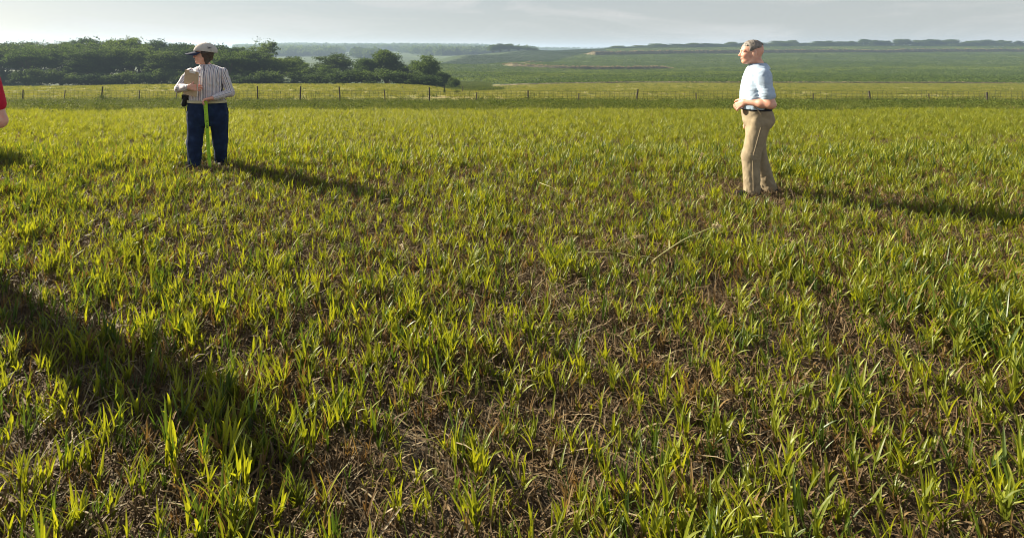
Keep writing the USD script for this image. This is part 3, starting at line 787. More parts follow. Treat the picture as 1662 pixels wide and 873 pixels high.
# old posts on the pasture behind the fence
for px, d, top, r, label in [(653, 82, 141, 0.06, 'grey post on the pasture right of the fence post under the tallest tree'), (751, 84, 140, 0.06, 'thin dark post on the pasture crest right of the pump post'), (708, 96, 138, 0.05, 'short dark post on the crest below the bright rounded tree')]:
    p = at(px, d); h = EYE - (top - HY) * d / FPX - p[2]
    t = thing('old_post', label, 'post', p)
    part('shaft', tube([[0, 0, -0.2], [0.01, 0, h * 0.5], [0.03, 0, h - 0.03]], [r, r * 0.95, r * 0.85], 8), M_post, t, 40)
    part('cap', tube([[0.03, 0, h - 0.03], [0.03, 0, h + 0.02]], [r * 1.05, r * 0.5], 8), M_steel, t)
d = 70; p = at(721, d); h = EYE - (141 - HY) * d / FPX - p[2]
t = thing('water_hydrant', 'dark standing post with a grey green foot on the bare patch of the pasture', 'hydrant', p)
part('standpipe', tube([[0, 0, -0.1], [0, 0, h * 0.55], [0.0, 0, h * 0.62], [0, 0, h]], [0.13, 0.12, 0.06, 0.05], 8), M_weed, t, 40)
part('head', tube([[0, 0, h * 0.72], [0, 0, h * 0.8], [0, 0, h]], [0.05, 0.09, 0.06], 8), M_post, t)
part('spout', tube([[0, 0, h * 0.5], [0.22, 0, h * 0.52], [0.27, 0, h * 0.44]], [0.04, 0.035, 0.03], 6), M_post, t)
for px, d, hh, ww, label in [(165, 43.5, 0.75, 0.55, 'small dark bush growing against the fence below the left middle post'), (741, 72, 0.7, 0.6, 'green weed bush on the pasture beside the standing pipe')]:
    c = _lw.normal(size=(420, 3)) * [ww * 0.42, ww * 0.42, hh * 0.28] + [0, 0, hh * 0.5]
    c[:, 2] = np.abs(c[:, 2])
    t = thing('fence_bush', label, 'bush', at(px, d))
    part('foliage', leaf_cards(_lw, c, 0.5, 0.05, 0.6), M_weed, t)
    part('stem', join([tube([[0, 0, -0.05], [0.1 * math.cos(a), 0.1 * math.sin(a), hh * 0.4], [ww * 0.4 * math.cos(a), ww * 0.4 * math.sin(a), hh * 0.8]], [0.012, 0.009, 0.004], 5) for a in (0.3, 1.7, 2.9, 4.4, 5.4)]), M_bark, t)

# ------------------------------------------------------------------ the air
HAZE = 0.00022
M_haze = usdkit.material(stage, '/World/Looks/haze_air', {'v': ('principled_volume', {'color': (0.58, 0.77, 1.0), 'density': HAZE, 'anisotropy': 0.3})}, volume='v.volume')
_zlo, _zhi = float(_V[:, 2].min()) - 1.0, float(_V[:, 2].max()) + 22.0
_hb = trimesh.creation.box(bounds=[[-8300, -110, _zlo], [8300, 4420, _zhi]])
solo('haze', _hb, M_haze, kind='stuff')

# ------------------------------------------------------------------ people: bodies and clothes as smooth surfaces round a posed skeleton
def capsule(p, a, b, ra, rb):
    a, b = np.asarray(a, float), np.asarray(b, float)
    ba = b - a
    h = np.clip(((p - a) @ ba) / (ba @ ba), 0, 1)
    return np.linalg.norm(p - a - h[:, None] * ba, axis=1) - (ra + (rb - ra) * h)


def ellipsoid(p, c, radii, R=None):
    q = p - np.asarray(c, float)
    if R is not None:
        q = q @ R.T          # rows of R: the ellipsoid's axes
    r = np.asarray(radii, float)
    k0 = np.linalg.norm(q / r, axis=1); k1 = np.linalg.norm(q / r ** 2, axis=1)
    return k0 * (k0 - 1) / np.maximum(k1, 1e-9)


def smin(a, b, k):
    h = np.clip(0.5 + 0.5 * (b - a) / k, 0, 1)
    return b + (a - b) * h - k * h * (1 - h)


def loft(p, rows):
    """A trunk: rows of (z, cx, cy, rx, ry), superelliptic cross sections."""
    r = np.array(rows, float); r = r[np.argsort(r[:, 0])]
    z = np.clip(p[:, 2], r[0, 0], r[-1, 0])
    cx, cy, rx, ry = (PchipInterpolator(r[:, 0], r[:, k])(z) for k in range(1, 5))
    q = (np.abs((p[:, 0] - cx) / rx) ** 2.4 + np.abs((p[:, 1] - cy) / ry) ** 2.4) ** (1 / 2.4)
    d = (q - 1) * np.minimum(rx, ry)
    dz = np.abs(p[:, 2] - z)
    return np.where(dz > 0, np.sqrt(np.maximum(d, 0) ** 2 + dz ** 2), d)


def surface(f, lo, hi, h):
    """The zero surface of f as a quad mesh (surface nets), evaluated only in blocks near it."""
    lo, hi = np.asarray(lo, float), np.asarray(hi, float)
    B = 12
    nb = np.ceil((hi - lo) / (B * h)).astype(int)
    n = nb * B + 1
    ib = np.stack(np.meshgrid(*[np.arange(k) for k in nb], indexing='ij'), -1).reshape(-1, 3)
    fc = f(lo + (ib + 0.5) * B * h)
    G = np.empty(n, np.float32)
    rad = 0.5 * B * h * 1.75 * 1.25
    o = np.stack(np.meshgrid(*[np.arange(B + 1)] * 3, indexing='ij'), -1).reshape(-1, 3)
    for b, v in zip(ib[np.abs(fc) > rad], fc[np.abs(fc) > rad]):
        s = b * B
        G[s[0]:s[0]+B+1, s[1]:s[1]+B+1, s[2]:s[2]+B+1] = v
    act = ib[np.abs(fc) <= rad]
    for c0 in range(0, len(act), 6):
        chunk = act[c0:c0 + 6]
        ids = (chunk[:, None] * B + o[None]).reshape(-1, 3)
        G[ids[:, 0], ids[:, 1], ids[:, 2]] = f(lo + ids * h)
    s = G < 0
    cells = np.zeros(n - 1, np.int8)
    for dx in (0, 1):
        for dy in (0, 1):
            for dz in (0, 1):
                cells += s[dx:n[0]-1+dx, dy:n[1]-1+dy, dz:n[2]-1+dz]
    ci = np.argwhere((cells > 0) & (cells < 8))
    num = np.full(n - 1, -1, np.int64); num[tuple(ci.T)] = np.arange(len(ci))
    acc, cnt = np.zeros((len(ci), 3)), np.zeros(len(ci))
    for ax in range(3):
        for u in (0, 1):
            for w in (0, 1):
                a = ci.copy(); oth = [k for k in range(3) if k != ax]
                a[:, oth[0]] += u; a[:, oth[1]] += w
                b = a.copy(); b[:, ax] += 1
                ga, gb = G[tuple(a.T)], G[tuple(b.T)]
                x = (ga < 0) != (gb < 0)
                t = np.where(x, ga / np.where(x, ga - gb, 1), 0)
                pt = a.astype(float); pt[:, ax] += t
                acc[x] += pt[x]; cnt[x] += 1
    V = lo + acc / cnt[:, None] * h
    F = []
    for ax in range(3):
        o1, o2 = [(1, 2), (2, 0), (0, 1)][ax]
        sa = np.take(s, np.arange(n[ax] - 1), ax); sb = np.take(s, np.arange(1, n[ax]), ax)
        e = np.argwhere(sa != sb)
        e = e[(e[:, o1] > 0) & (e[:, o2] > 0) & (e[:, o1] < n[o1] - 1) & (e[:, o2] < n[o2] - 1)]
        def cell(d1, d2):
            q = e.copy(); q[:, o1] -= d1; q[:, o2] -= d2
            return num[tuple(q.T)]
        quad = np.stack([cell(1, 1), cell(0, 1), cell(0, 0), cell(1, 0)], 1)
        ins = s[tuple(e.T)]
        quad[~ins] = quad[~ins][:, ::-1]
        F.append(quad)
    F = np.vstack(F); F = F[(F >= 0).all(1)]
    return V, np.vstack([F[:, [0, 1, 2]], F[:, [0, 2, 3]]])


def axes(fwd, up=(0, 0, 1)):
    f = np.asarray(fwd, float); f = f / np.linalg.norm(f)
    u = np.asarray(up, float) - f * np.dot(up, f); u /= np.linalg.norm(u)
    return np.stack([f, np.cross(u, f), u])          # rows: forward, left, up


def head_field(C, A, s):
    """Distance function of a head at C with axes A (forward, left, up), scale s = (forward, left, up)."""
    s = np.asarray(s, float)

    def f(p):
        if (np.abs(p - C).max(1).min()) > 0.42:
            return np.linalg.norm(p - C, axis=1) - 0.16
        q = (p - C) @ A.T / s
        m = s.min()
        d = ellipsoid(q, (-0.012, 0, 0.01), (0.098, 0.076, 0.100))
        d = smin(d, ellipsoid(q, (0.028, 0, -0.052), (0.066, 0.060, 0.082)), 0.03)
        for sd in (-1, 1):
            d = smin(d, capsule(q, (0.0, sd * 0.046, -0.066), (0.055, sd * 0.012, -0.108), 0.024, 0.020), 0.025)
            d = smin(d, ellipsoid(q, (0.062, sd * 0.036, -0.046), (0.028, 0.024, 0.026)), 0.02)
            d = smin(d, capsule(q, (0.084, sd * 0.014, 0.004), (0.072, sd * 0.048, 0.002), 0.010, 0.010), 0.014)
            d = smin(d, ellipsoid(q, (-0.012, sd * 0.076, -0.03), (0.020, 0.008, 0.031)), 0.006)
        d = smin(d, ellipsoid(q, (0.066, 0, -0.112), (0.022, 0.024, 0.019)), 0.02)
        d = smin(d, capsule(q, (0.086, 0, -0.006), (0.108, 0, -0.044), 0.008, 0.0105), 0.010)
        for sd in (-1, 1):
            d = smin(d, ellipsoid(q, (0.097, sd * 0.011, -0.048), (0.011, 0.007, 0.008)), 0.006)
            d = -smin(-d, ellipsoid(q, (0.094, sd * 0.031, -0.018), (0.013, 0.017, 0.010)), 0.008)
            d = smin(d, capsule(q, (0.0895, 0, -0.0735), (0.078, sd * 0.022, -0.077), 0.0062, 0.003), 0.006)
            d = smin(d, capsule(q, (0.0875, 0, -0.0845), (0.078, sd * 0.020, -0.079), 0.0068, 0.003), 0.006)
        return d * m
    return f


def hand_prims(wrist, d, n, curls, thumb, size=1.0, spread=0.04):
    """Palm, four unequal jointed fingers and a thumb from the side of the palm. d: towards the fingers, n: out of the palm; curls: bend of each joint."""
    d = np.asarray(d, float); d /= np.linalg.norm(d)
    n = np.asarray(n, float); n = n - d * np.dot(n, d); n /= np.linalg.norm(n)
    l = np.cross(n, d)                                # towards the little finger of ... chosen by the caller through thumb's sign
    w = np.asarray(wrist, float)
    out = []
    for k, off in enumerate((-0.028, -0.009, 0.010, 0.028)):
        out.append((w + l * off * 0.55 * size, w + d * 0.078 * size + l * off * size, 0.0165 * size, 0.0125 * size, 0.014))
    sg = thumb
    for k, (off, L) in enumerate(zip((-0.030, -0.010, 0.010, 0.029), (0.068, 0.078, 0.073, 0.057) if sg < 0 else (0.057, 0.073, 0.078, 0.068))):
        p = w + d * 0.082 * size + l * off * size
        a, prev = 0.0, p
        for j, (fr, r0, r1) in enumerate(((0.46, 0.0098, 0.0090), (0.31, 0.0090, 0.0082), (0.23, 0.0082, 0.0066))):
            a += curls[j]
            dirn = d * math.cos(a) + n * math.sin(a) + l * off * 2 * spread * (j == 0)
            q = prev + dirn * L * fr * size
            out.append((prev, q, r0 * size, r1 * size, 0.004))
            prev = q
    b = w + d * 0.022 * size + l * sg * 0.026 * size
    t1 = b + (d * 0.55 + l * sg * 0.75 + n * 0.35) * 0.042 * size
    t2 = t1 + (d * 0.85 + l * sg * 0.30 + n * 0.40) * 0.032 * size
    t3 = t2 + (d * 0.95 - l * sg * 0.05 + n * 0.45) * 0.024 * size
    out += [(b, t1, 0.014 * size, 0.0115 * size, 0.008), (t1, t2, 0.0112 * size, 0.0098 * size, 0.004), (t2, t3, 0.0098 * size, 0.0075 * size, 0.004)]
    return out


M_skin = look('skin', {'t': ('texture_coordinate', {}), 'n': ('noise_texture', {'scale': 18.0, 'detail': 4.0}),
                       'r': ('rgb_ramp', {'ramp': [(0.3, (0.43, 0.215, 0.15)), (0.7, (0.55, 0.31, 0.225))]}),
                       'p': ('principled_bsdf', {'roughness': 0.5, 'specular_ior_level': 0.35, 'subsurface_weight': 0.25, 'subsurface_scale': 0.006})},
              [('t.object', 'n.vector'), ('n.fac', 'r.fac'), ('r.color', 'p.base_color')])
M_eye = plain('eye_white', (0.7, 0.68, 0.64), 0.2, 0.5)
M_iris = plain('dark_iris', (0.03, 0.02, 0.015), 0.2, 0.5)
M_lip = plain('lip_skin', (0.36, 0.14, 0.12), 0.45, 0.4)
M_hair = plain('dark_brown_hair', (0.035, 0.02, 0.014), 0.5, 0.5, 60.0, 0.5, bump=0.6)
M_hair_grey = plain('greying_hair', (0.16, 0.14, 0.12), 0.55, 0.4, 60.0, 0.4, bump=0.6)
M_denim = look('denim', {'t': ('texture_coordinate', {}), 'n': ('noise_texture', {'scale': 9.0, 'detail': 5.0}), 'n2': ('noise_texture', {'scale': 320.0, 'detail': 2.0}),
                         'r': ('rgb_ramp', {'ramp': [(0.3, (0.004, 0.009, 0.028)), (0.6, (0.010, 0.022, 0.060)), (0.78, (0.03, 0.052, 0.115))]}),
                         'b': ('bump', {'strength': 0.35, 'distance': 0.002}), 'p': ('principled_bsdf', {'roughness': 0.85, 'specular_ior_level': 0.12})},
               [('t.object', 'n.vector'), ('t.object', 'n2.vector'), ('n.fac', 'r.fac'), ('r.color', 'p.base_color'), ('n2.fac', 'b.height'), ('b.normal', 'p.normal')])
M_shirt = look('striped_cotton', {
    'uv': ('uvmap', {'attribute': 'st'}), 's': ('separate_xyz', {}), 'm': ('math', {'math_type': 'multiply', 'value2': 1 / 0.048}), 'fr': ('math', {'math_type': 'fraction'}),
    'r': ('rgb_ramp', {'ramp': [(0.0, (0.86, 0.82, 0.81)), (0.16, (0.87, 0.83, 0.82)), (0.18, (0.09, 0.09, 0.16)), (0.34, (0.09, 0.09, 0.16)), (0.36, (0.87, 0.83, 0.82)), (0.50, (0.87, 0.83, 0.82)),
                                (0.53, (0.42, 0.24, 0.22)), (0.60, (0.42, 0.24, 0.22)), (0.63, (0.87, 0.84, 0.85)), (0.78, (0.87, 0.84, 0.85)), (0.79, (0.20, 0.20, 0.30)), (0.92, (0.20, 0.20, 0.30)), (0.94, (0.86, 0.82, 0.81)), (1.0, (0.86, 0.82, 0.81))]}),
    't': ('texture_coordinate', {}), 'n2': ('noise_texture', {'scale': 14.0, 'detail': 3.0}), 'b': ('bump', {'strength': 0.5, 'distance': 0.012}),
    'p': ('principled_bsdf', {'roughness': 0.85, 'specular_ior_level': 0.15, 'sheen_weight': 0.1}), 'tr': ('translucent_bsdf', {}), 'mx': ('mix_closure', {'fac': 0.12}),
}, [('uv.UV', 's.vector'), ('s.x', 'm.value1'), ('m.value', 'fr.value1'), ('fr.value', 'r.fac'), ('r.color', 'p.base_color'), ('r.color', 'tr.color'), ('t.object', 'n2.vector'), ('n2.fac', 'b.height'), ('b.normal', 'p.normal'),
    ('p.BSDF', 'mx.closure1'), ('tr.BSDF', 'mx.closure2')], surface='mx.closure')
M_cap = plain('cap_twill', (0.43, 0.40, 0.36), 0.85, 0.15, 260.0, 0.12, bump=0.3)
M_navy = plain('navy_cloth', (0.022, 0.028, 0.06), 0.8, 0.2, 200.0, 0.2)
M_black = plain('black_cloth', (0.012, 0.012, 0.014), 0.75, 0.25, 90.0, 0.3, bump=0.3)
M_cream = plain('cream_webbing', (0.44, 0.40, 0.26), 0.8, 0.2, 300.0, 0.1)
M_red = plain('red_knit', (0.42, 0.014, 0.035), 0.85, 0.15, 22.0, 0.15, bump=0.5)
M_blue_knit = plain('pale_blue_knit', (0.34, 0.42, 0.52), 0.85, 0.15, 22.0, 0.1, bump=0.5)
M_khaki = plain('khaki_twill', (0.25, 0.20, 0.13), 0.85, 0.15, 14.0, 0.15, bump=0.4)
M_shoe = plain('dark_leather', (0.022, 0.018, 0.016), 0.8, 0.15, 30.0, 0.3)
M_kraft = plain('kraft_board', (0.40, 0.295, 0.18), 0.8, 0.2, 24.0, 0.08)
M_paper = plain('white_paper', (0.80, 0.79, 0.76), 0.8, 0.2)
M_metal = plain('clip_metal', (0.55, 0.55, 0.55), 0.3, 0.5, metallic=0.9)
M_neon = look('fluorescent_lath', {'t': ('texture_coordinate', {}), 'n': ('noise_texture', {'scale': 20.0, 'detail': 3.0}), 'r': ('rgb_ramp', {'ramp': [(0.3, (0.60, 0.93, 0.10)), (0.7, (0.66, 0.96, 0.13))]}),
                                   'p': ('principled_bsdf', {'roughness': 0.4, 'specular_ior_level': 0.4}), 'tr': ('translucent_bsdf', {'color': (0.72, 0.98, 0.10)}), 'mx': ('mix_closure', {'fac': 0.55})},
              [('t.object', 'n.vector'), ('n.fac', 'r.fac'), ('r.color', 'p.base_color'), ('p.BSDF', 'mx.closure1'), ('tr.BSDF', 'mx.closure2')], surface='mx.closure')
M_ink = plain('black_ink', (0.02, 0.03, 0.015), 0.6, 0.2)


def person(name, label, loc, rz, J, wear):
    """J: joints and sizes in the person's own frame (x to the picture's right, -y towards the viewer, z up)."""
    t = thing(name, label, 'person', loc, rz)
    C, A, hs = np.array(J['head']), axes(J['face']), J['head_size']
    neck = np.array(J['neck'])
    hd = head_field(C, A, hs)
    hands = [hand_prims(*h) for h in J['hands']]
    trunk = [(z, cx, cy, rx - 0.025, ry - 0.025) for z, cx, cy, rx, ry in J['trunk']]
    arms = [(np.array(a), np.array(b), np.array(c)) for a, b, c in J['arms']]
    legs = [(np.array(a), np.array(b), np.array(c)) for a, b, c in J['legs']]
    ra = J.get('arm_r', (0.05, 0.042, 0.036, 0.027))

    def body(p):
        d = hd(p)
        d = smin(d, capsule(p, C + A[0] * -0.022 + A[2] * -0.06, neck, 0.052, 0.056), 0.025)
        d = smin(d, loft(p, trunk), 0.05)
        for a, b, c in arms:
            d = smin(d, capsule(p, a, b, ra[0], ra[1]), 0.04)
            m = b + (c - b) * 0.35
            d = smin(d, smin(capsule(p, b, m, ra[1], ra[2] * 1.1), capsule(p, m, c, ra[2] * 1.1, ra[3]), 0.02), 0.02)
        for a, b, c in legs:
            d = smin(d, smin(capsule(p, a, b, 0.075, 0.05), capsule(p, b, c, 0.05, 0.036), 0.03), 0.04)
        for h in hands:
            if np.linalg.norm(p - h[0][0], axis=1).min() > 0.34:
                continue
            for a, b, r0, r1, k in h:
                d = smin(d, capsule(p, a, b, r0, r1), k)
        return d
    allp = np.vstack([C + 0.16, C - 0.16] + [np.vstack(x) for x in arms + legs] + [np.vstack([np.vstack([q[0], q[1]]) for q in h]) for h in hands] + [np.array([[r[1] + sx * r[3], r[2] + sy * r[4], r[0]] for r in J['trunk'] for sx in (-1, 1) for sy in (-1, 1)])])
    lo, hi = allp.min(0) - 0.13, allp.max(0) + 0.13
    bd = part('body', surface(body, lo, hi, 0.0045), M_skin, t, True)
    for sd in (-1, 1):      # eyes and brows
        ec = C + A.T @ (np.array([0.082, sd * 0.031, -0.018]) * hs)
        part('eye', trimesh.creation.icosphere(2, 0.0115).apply_translation(ec), M_eye, t, True)
        ic = ec + A.T @ np.array([0.0085, 0, 0])
        part('iris', trimesh.creation.icosphere(1, 0.0052).apply_translation(ic), M_iris, t, True)
        bp = [C + A.T @ (np.array(q) * hs) for q in ((0.0935, sd * 0.014, 0.006), (0.0905, sd * 0.03, 0.010), (0.079, sd * 0.05, 0.005))]
        part('eyebrow', tube(bp, [0.0035, 0.004, 0.002], 6), J['hair_mat'], t)
    lp = [C + A.T @ (np.array(q) * hs) for q in ((0.0815, -0.022, -0.0785), (0.0945, -0.008, -0.0795), (0.0955, 0, -0.079), (0.0945, 0.008, -0.0795), (0.0815, 0.022, -0.0785))]
    part('lips', tube(lp, [0.002, 0.0052, 0.0055, 0.0052, 0.002], 8), M_lip, t, True)

    # hair
    hl = J['hair']

    def hair(p):
        q = (p - C) @ A.T / np.asarray(hs)
        d = ellipsoid(q, (-0.020, 0, 0.014), (0.108, 0.088, 0.108)) if hl > 0 else ellipsoid(q, (-0.018, 0, 0.012), (0.1035, 0.0815, 0.1035))
        if hl > 0:
            d = smin(d, capsule(q, (-0.040, 0, 0.0), (-0.066, 0, -hl), 0.084, 0.040), 0.02)
            for sd in (-1, 1):
                d = smin(d, capsule(q, (-0.014, sd * 0.062, 0.0), (-0.034, sd * 0.056, -hl + 0.015), 0.032, 0.018), 0.02)
        cut = np.maximum.reduce([0.022 + 0.0 * q[:, 0] - q[:, 0] + 0.0, np.full(len(q), -1.0)])
        face = np.minimum((q[:, 0] - 0.030), (0.050 - q[:, 2])) - 0.012 * (meshkit.noise(p * 55) - 0.5)       # keep hair off the face
        d = np.maximum(d, face)
        d = np.maximum(d, -(q[:, 2] + hl + 0.010 * np.sin(70 * q[:, 1] + 40 * q[:, 0]) + 0.65 * (q[:, 0] + 0.01)) * 0.8)
        if hl <= 0:
            d = np.maximum(d, -(q[:, 2] + 0.062 - 1.1 * np.maximum(0, q[:, 0] + 0.02) - 0.02 * meshkit.noise(p * 60)))
        return d * 0.9 + 0.006 * (meshkit.noise(p * [110, 110, 30]) - 0.5) + 0.006 * (meshkit.noise(p * 28) - 0.5)
    part('hair', surface(hair, C - 0.22, C + 0.2, 0.006), J['hair_mat'], t, True)

    # shirt
    sl, folds = wear['sleeve'], wear.get('folds', 0.012)
    r_s = wear['sleeve_r']
    sleeve_ends = []
    for a, b, c in arms:
        sleeve_ends.append((a, b, b + (c - b) * (sl - 1)) if sl > 1 else (a, a + (b - a) * sl, None))
    ztop, zlow = neck[2] - 0.005, J['waist']

    def shirt(p):
        d = np.maximum(loft(p, J['trunk']), zlow - p[:, 2])
        d = smin(d, capsule(p, neck + [0, 0.01, -0.035], neck + [0, 0, 0.012], 0.085, 0.066), 0.03)
        for a, b, c in sleeve_ends:
            d = smin(d, capsule(p, a, b, r_s[0], r_s[1]), 0.014)
            if c is not None:
                m = b + (c - b) * 0.86
                d = smin(d, capsule(p, b, m, r_s[1], r_s[2]), 0.02)
                d = smin(d, capsule(p, m, c, r_s[2] * 0.96, r_s[2] * 0.92), 0.006)
        d = d + folds * (meshkit.fbm(p * [11, 11, 5.5] + 5 * meshkit.noise(p * 4.0)[:, None], 3) - 0.5)
        nk = (p - neck) @ A2.T
        return np.maximum(d, np.minimum(nk[:, 2] - 0.028, 1.0))
    A2 = axes((0, -1, 0.0), (0, -0.22, 1))
    sv, sf = surface(shirt, lo, hi, 0.007)
    dt = np.abs(loft(sv, J['trunk']))
    U = [(sv[:, 0] - J['trunk'][0][1]) * 1.05]
    best, reg = dt - 0.012, np.zeros(len(sv), int)
    for a, b, c in sleeve_ends:
        for p0, p1 in ((a, b), (b, c)) if c is not None else ((a, b),):
            dd = np.abs(capsule(sv, p0, p1, r_s[0] if p0 is a else r_s[1], r_s[1] if p0 is a else r_s[2]))
            ax = axes(p1 - p0, (0.2, -1, 0.3)); q = (sv - p0) @ ax.T
            U.append(np.arctan2(q[:, 1], q[:, 2]) * 0.06)
            dd = np.where(q[:, 0] < 0.012, 9.0, dd)
            reg = np.where(dd < best, len(U) - 1, reg); best = np.minimum(best, dd)
    U = np.stack(U)
    # the cloth is cut at the seams: every panel keeps its own stripes
    fr = np.sort(reg[sf], axis=1)[:, 1]
    key = sf + fr[:, None] * len(sv)
    used, inv = np.unique(key, return_inverse=True)
    vi, ri = used % len(sv), used // len(sv)
    shp = part('shirt', (sv[vi], inv.reshape(sf.shape)), wear['shirt'], t, True, np.column_stack([U[ri, vi], sv[vi, 2]]))
    # collar: two folded points round the neck
    for sd in (-1, 1):
        a0 = np.linspace(0.10, 2.6, 12) * sd
        vv = []
        for k, an in enumerate(a0):
            dirn = np.array([math.sin(an), -math.cos(an), 0])
            drop = 0.05 if k > 1 else 0.075 - 0.012 * k
            base = neck + [0, 0, 0.010 + 0.016 * (1 - math.cos(an)) / 2]
            vv += [base + dirn * 0.066, base + dirn * 0.070 + [0, 0, 0.012], base + dirn * 0.088 + [0, 0, -0.010], base + dirn * (0.108 + 0.016 * (k < 2)) + [0, 0, -drop + 0.004]]
        vv = np.array(vv); ff = []
        for k in range(11):
            for j in range(3):
                q = 4 * k + j
                ff.append([q, q + 4, q + 5, q + 1])
        f3 = np.array(ff); f3 = np.vstack([f3[:, [0, 1, 2]], f3[:, [0, 2, 3]]])
        part('collar', (vv, f3), wear['shirt'], t, True, np.column_stack([np.repeat(a0 * 0.09, 4), vv[:, 2]]))
    if sl > 1:
        pz = np.linspace(neck[2] - 0.05, zlow + 0.01, 14)
        yy = [J['trunk_front'](z) - 0.006 for z in pz]
        plk = []
        for dx in (-0.015, 0.015):
            plk.append(np.column_stack([np.full(14, neck[0] + dx), yy, pz]))
        part('placket', (np.vstack(plk), np.vstack([[[k, k + 14, k + 15, k + 1]] for k in range(13)])), wear['shirt'], t, True, np.column_stack([np.repeat([0.0, 0.012], 14), np.r_[pz, pz]]))
        for z in pz[1:-1:2]:
            part('button', trimesh.creation.cylinder(0.0055, 0.004, sections=10).apply_transform(trimesh.transformations.rotation_matrix(math.pi / 2, (1, 0, 0))).apply_translation((neck[0], J['trunk_front'](z) - 0.010, z)), M_paper, t)

    # trousers
    def trousers(p):
        d = np.maximum(loft(p, J['hips']), p[:, 2] - J['waist'] - 0.012)
        for (a, b, c), r in zip(legs, wear['leg_r']):
            e = c + (c - b) / np.linalg.norm(c - b) * 0.01
            d = smin(d, smin(capsule(p, a, b, r[0], r[1]), capsule(p, b, e, r[1], r[2]), 0.03), 0.03)
        w = meshkit.fbm(p * [15, 15, 4.5] + 3 + 2.5 * meshkit.noise(p * 5.0)[:, None], 3) - 0.5
        ank = np.exp(-((p[:, 2] - 0.14) / 0.12) ** 2) + 0.5 * np.exp(-((p[:, 2] - legs[0][1][2]) / 0.1) ** 2)
        return d + (0.015 + 0.012 * ank) * w + 0.003 * ank * np.sin(p[:, 2] * 60 + 25 * w)
    part('trousers', surface(trousers, np.minimum(lo, [-0.5, -0.4, -0.05]), np.array([hi[0], hi[1], J['waist'] + 0.1]), 0.0075), wear['trousers'], t, True)
    for (a, b, c), r, sd in zip(legs, wear['leg_r'], wear.get('seam', ((-1, 0, 0), (1, 0, 0)))):
        sd = np.array(sd, float)
        part('side_seam', tube([a + sd * (r[0] + 0.002), (a + b) / 2 + sd * ((r[0] + r[1]) / 2 + 0.002), b + sd * (r[1] + 0.001), (b + c) / 2 + sd * ((r[1] + r[2]) / 2 + 0.001), c + sd * (r[2] + 0.002)], 0.0045, 6), wear['trousers'], t)
        p0 = a + sd * (r[0] + 0.012) + [0, 0, 0.16]
        q1 = np.cross(sd, [0, 0, 1.0]); q1 = q1 if q1[1] < 0 or abs(q1[0]) > 0.5 else -q1
        if q1[0] > 0.5:
            q1 = -q1
        part('pocket_edge', tube([p0 + q1 * 0.07 + [0, 0, 0.03], p0 + q1 * 0.04, p0 + q1 * 0.005 - [0, 0, 0.05]], 0.005, 6), wear['trousers'], t)
    # belt
    hp = np.array(J['hips'][0]); an = np.linspace(0, 2 * np.pi, 49)[:-1]
    c, s_ = np.cos(an), np.sin(an)
    ex = np.sign(c) * np.abs(c) ** (2 / 2.4), np.sign(s_) * np.abs(s_) ** (2 / 2.4)
    zb = J['waist'] + 0.004
    ring = [np.column_stack([hp[1] + ex[0] * (hp[3] + g), hp[2] + ex[1] * (hp[4] + g), np.full(48, zb + dz)]) for g, dz in ((0.004, -0.018), (0.010, -0.016), (0.010, 0.016), (0.004, 0.018))]
    vv = np.vstack(ring); ff = []
    for k in range(3):
        for j in range(48):
            ff.append([k * 48 + j, k * 48 + (j + 1) % 48, (k + 1) * 48 + (j + 1) % 48, (k + 1) * 48 + j])
    part('belt', (vv, np.array(ff)), wear['belt'], t, 40)
    # shoes
    for (a, b, c), toe in zip(legs, J['toes']):
        toe = np.asarray(toe, float); toe = toe / np.linalg.norm(toe)
        ax = axes(toe)

        def shoe(p, c=c, ax=ax):
            q = (p - [c[0], c[1], 0]) @ ax.T
            d = smin(capsule(q, (-0.045, 0, 0.045), (-0.03, 0, 0.09), 0.042, 0.046), ellipsoid(q, (0.06, 0, 0.035), (0.135, 0.048, 0.048)), 0.03)
            return np.maximum(d, -(q[:, 2] + 0.005))
        sh = part('shoe', surface(shoe, np.array([c[0], c[1], 0]) - [0.24, 0.24, 0.03], np.array([c[0], c[1], 0]) + [0.24, 0.24, 0.18], 0.007), M_shoe, t, True)
        out = [np.array([c[0], c[1], 0.008]) + ax.T @ np.array([0.05 + 0.145 * math.cos(k), 0.052 * math.sin(k), 0]) for k in np.linspace(0, 2 * np.pi, 25)[:-1]]
        o = np.array(out); vv = np.vstack([o - [0, 0, 0.012], o + [0, 0, 0.012]])
        ff = [[k, (k + 1) % 24, 24 + (k + 1) % 24] for k in range(24)] + [[k, 24 + (k + 1) % 24, 24 + k] for k in range(24)] + [[24, 24 + k, 25 + k] for k in range(1, 23)] + [[0, k + 1, k] for k in range(1, 23)]
        part('sole', (vv, np.array(ff)), M_black, sh)
    return t, C, A, hs


# ---- the woman in the cap: 122.8 px of the photograph to the metre at her distance
WD = 7.38
WK = FPX / WD
W0 = np.array([(337 - CX) / WK, WD, 0.0])
W0[2] = float(land(W0[0], W0[1]))
WROW = HY + EYE * WK


def wp(px, row, y=0.0):
    k = WD + y
    return np.array([(px - CX) * k / FPX - W0[0], y, EYE - (row - HY) * k / FPX])


def hz(row):
    return EYE - (row - HY) / WK


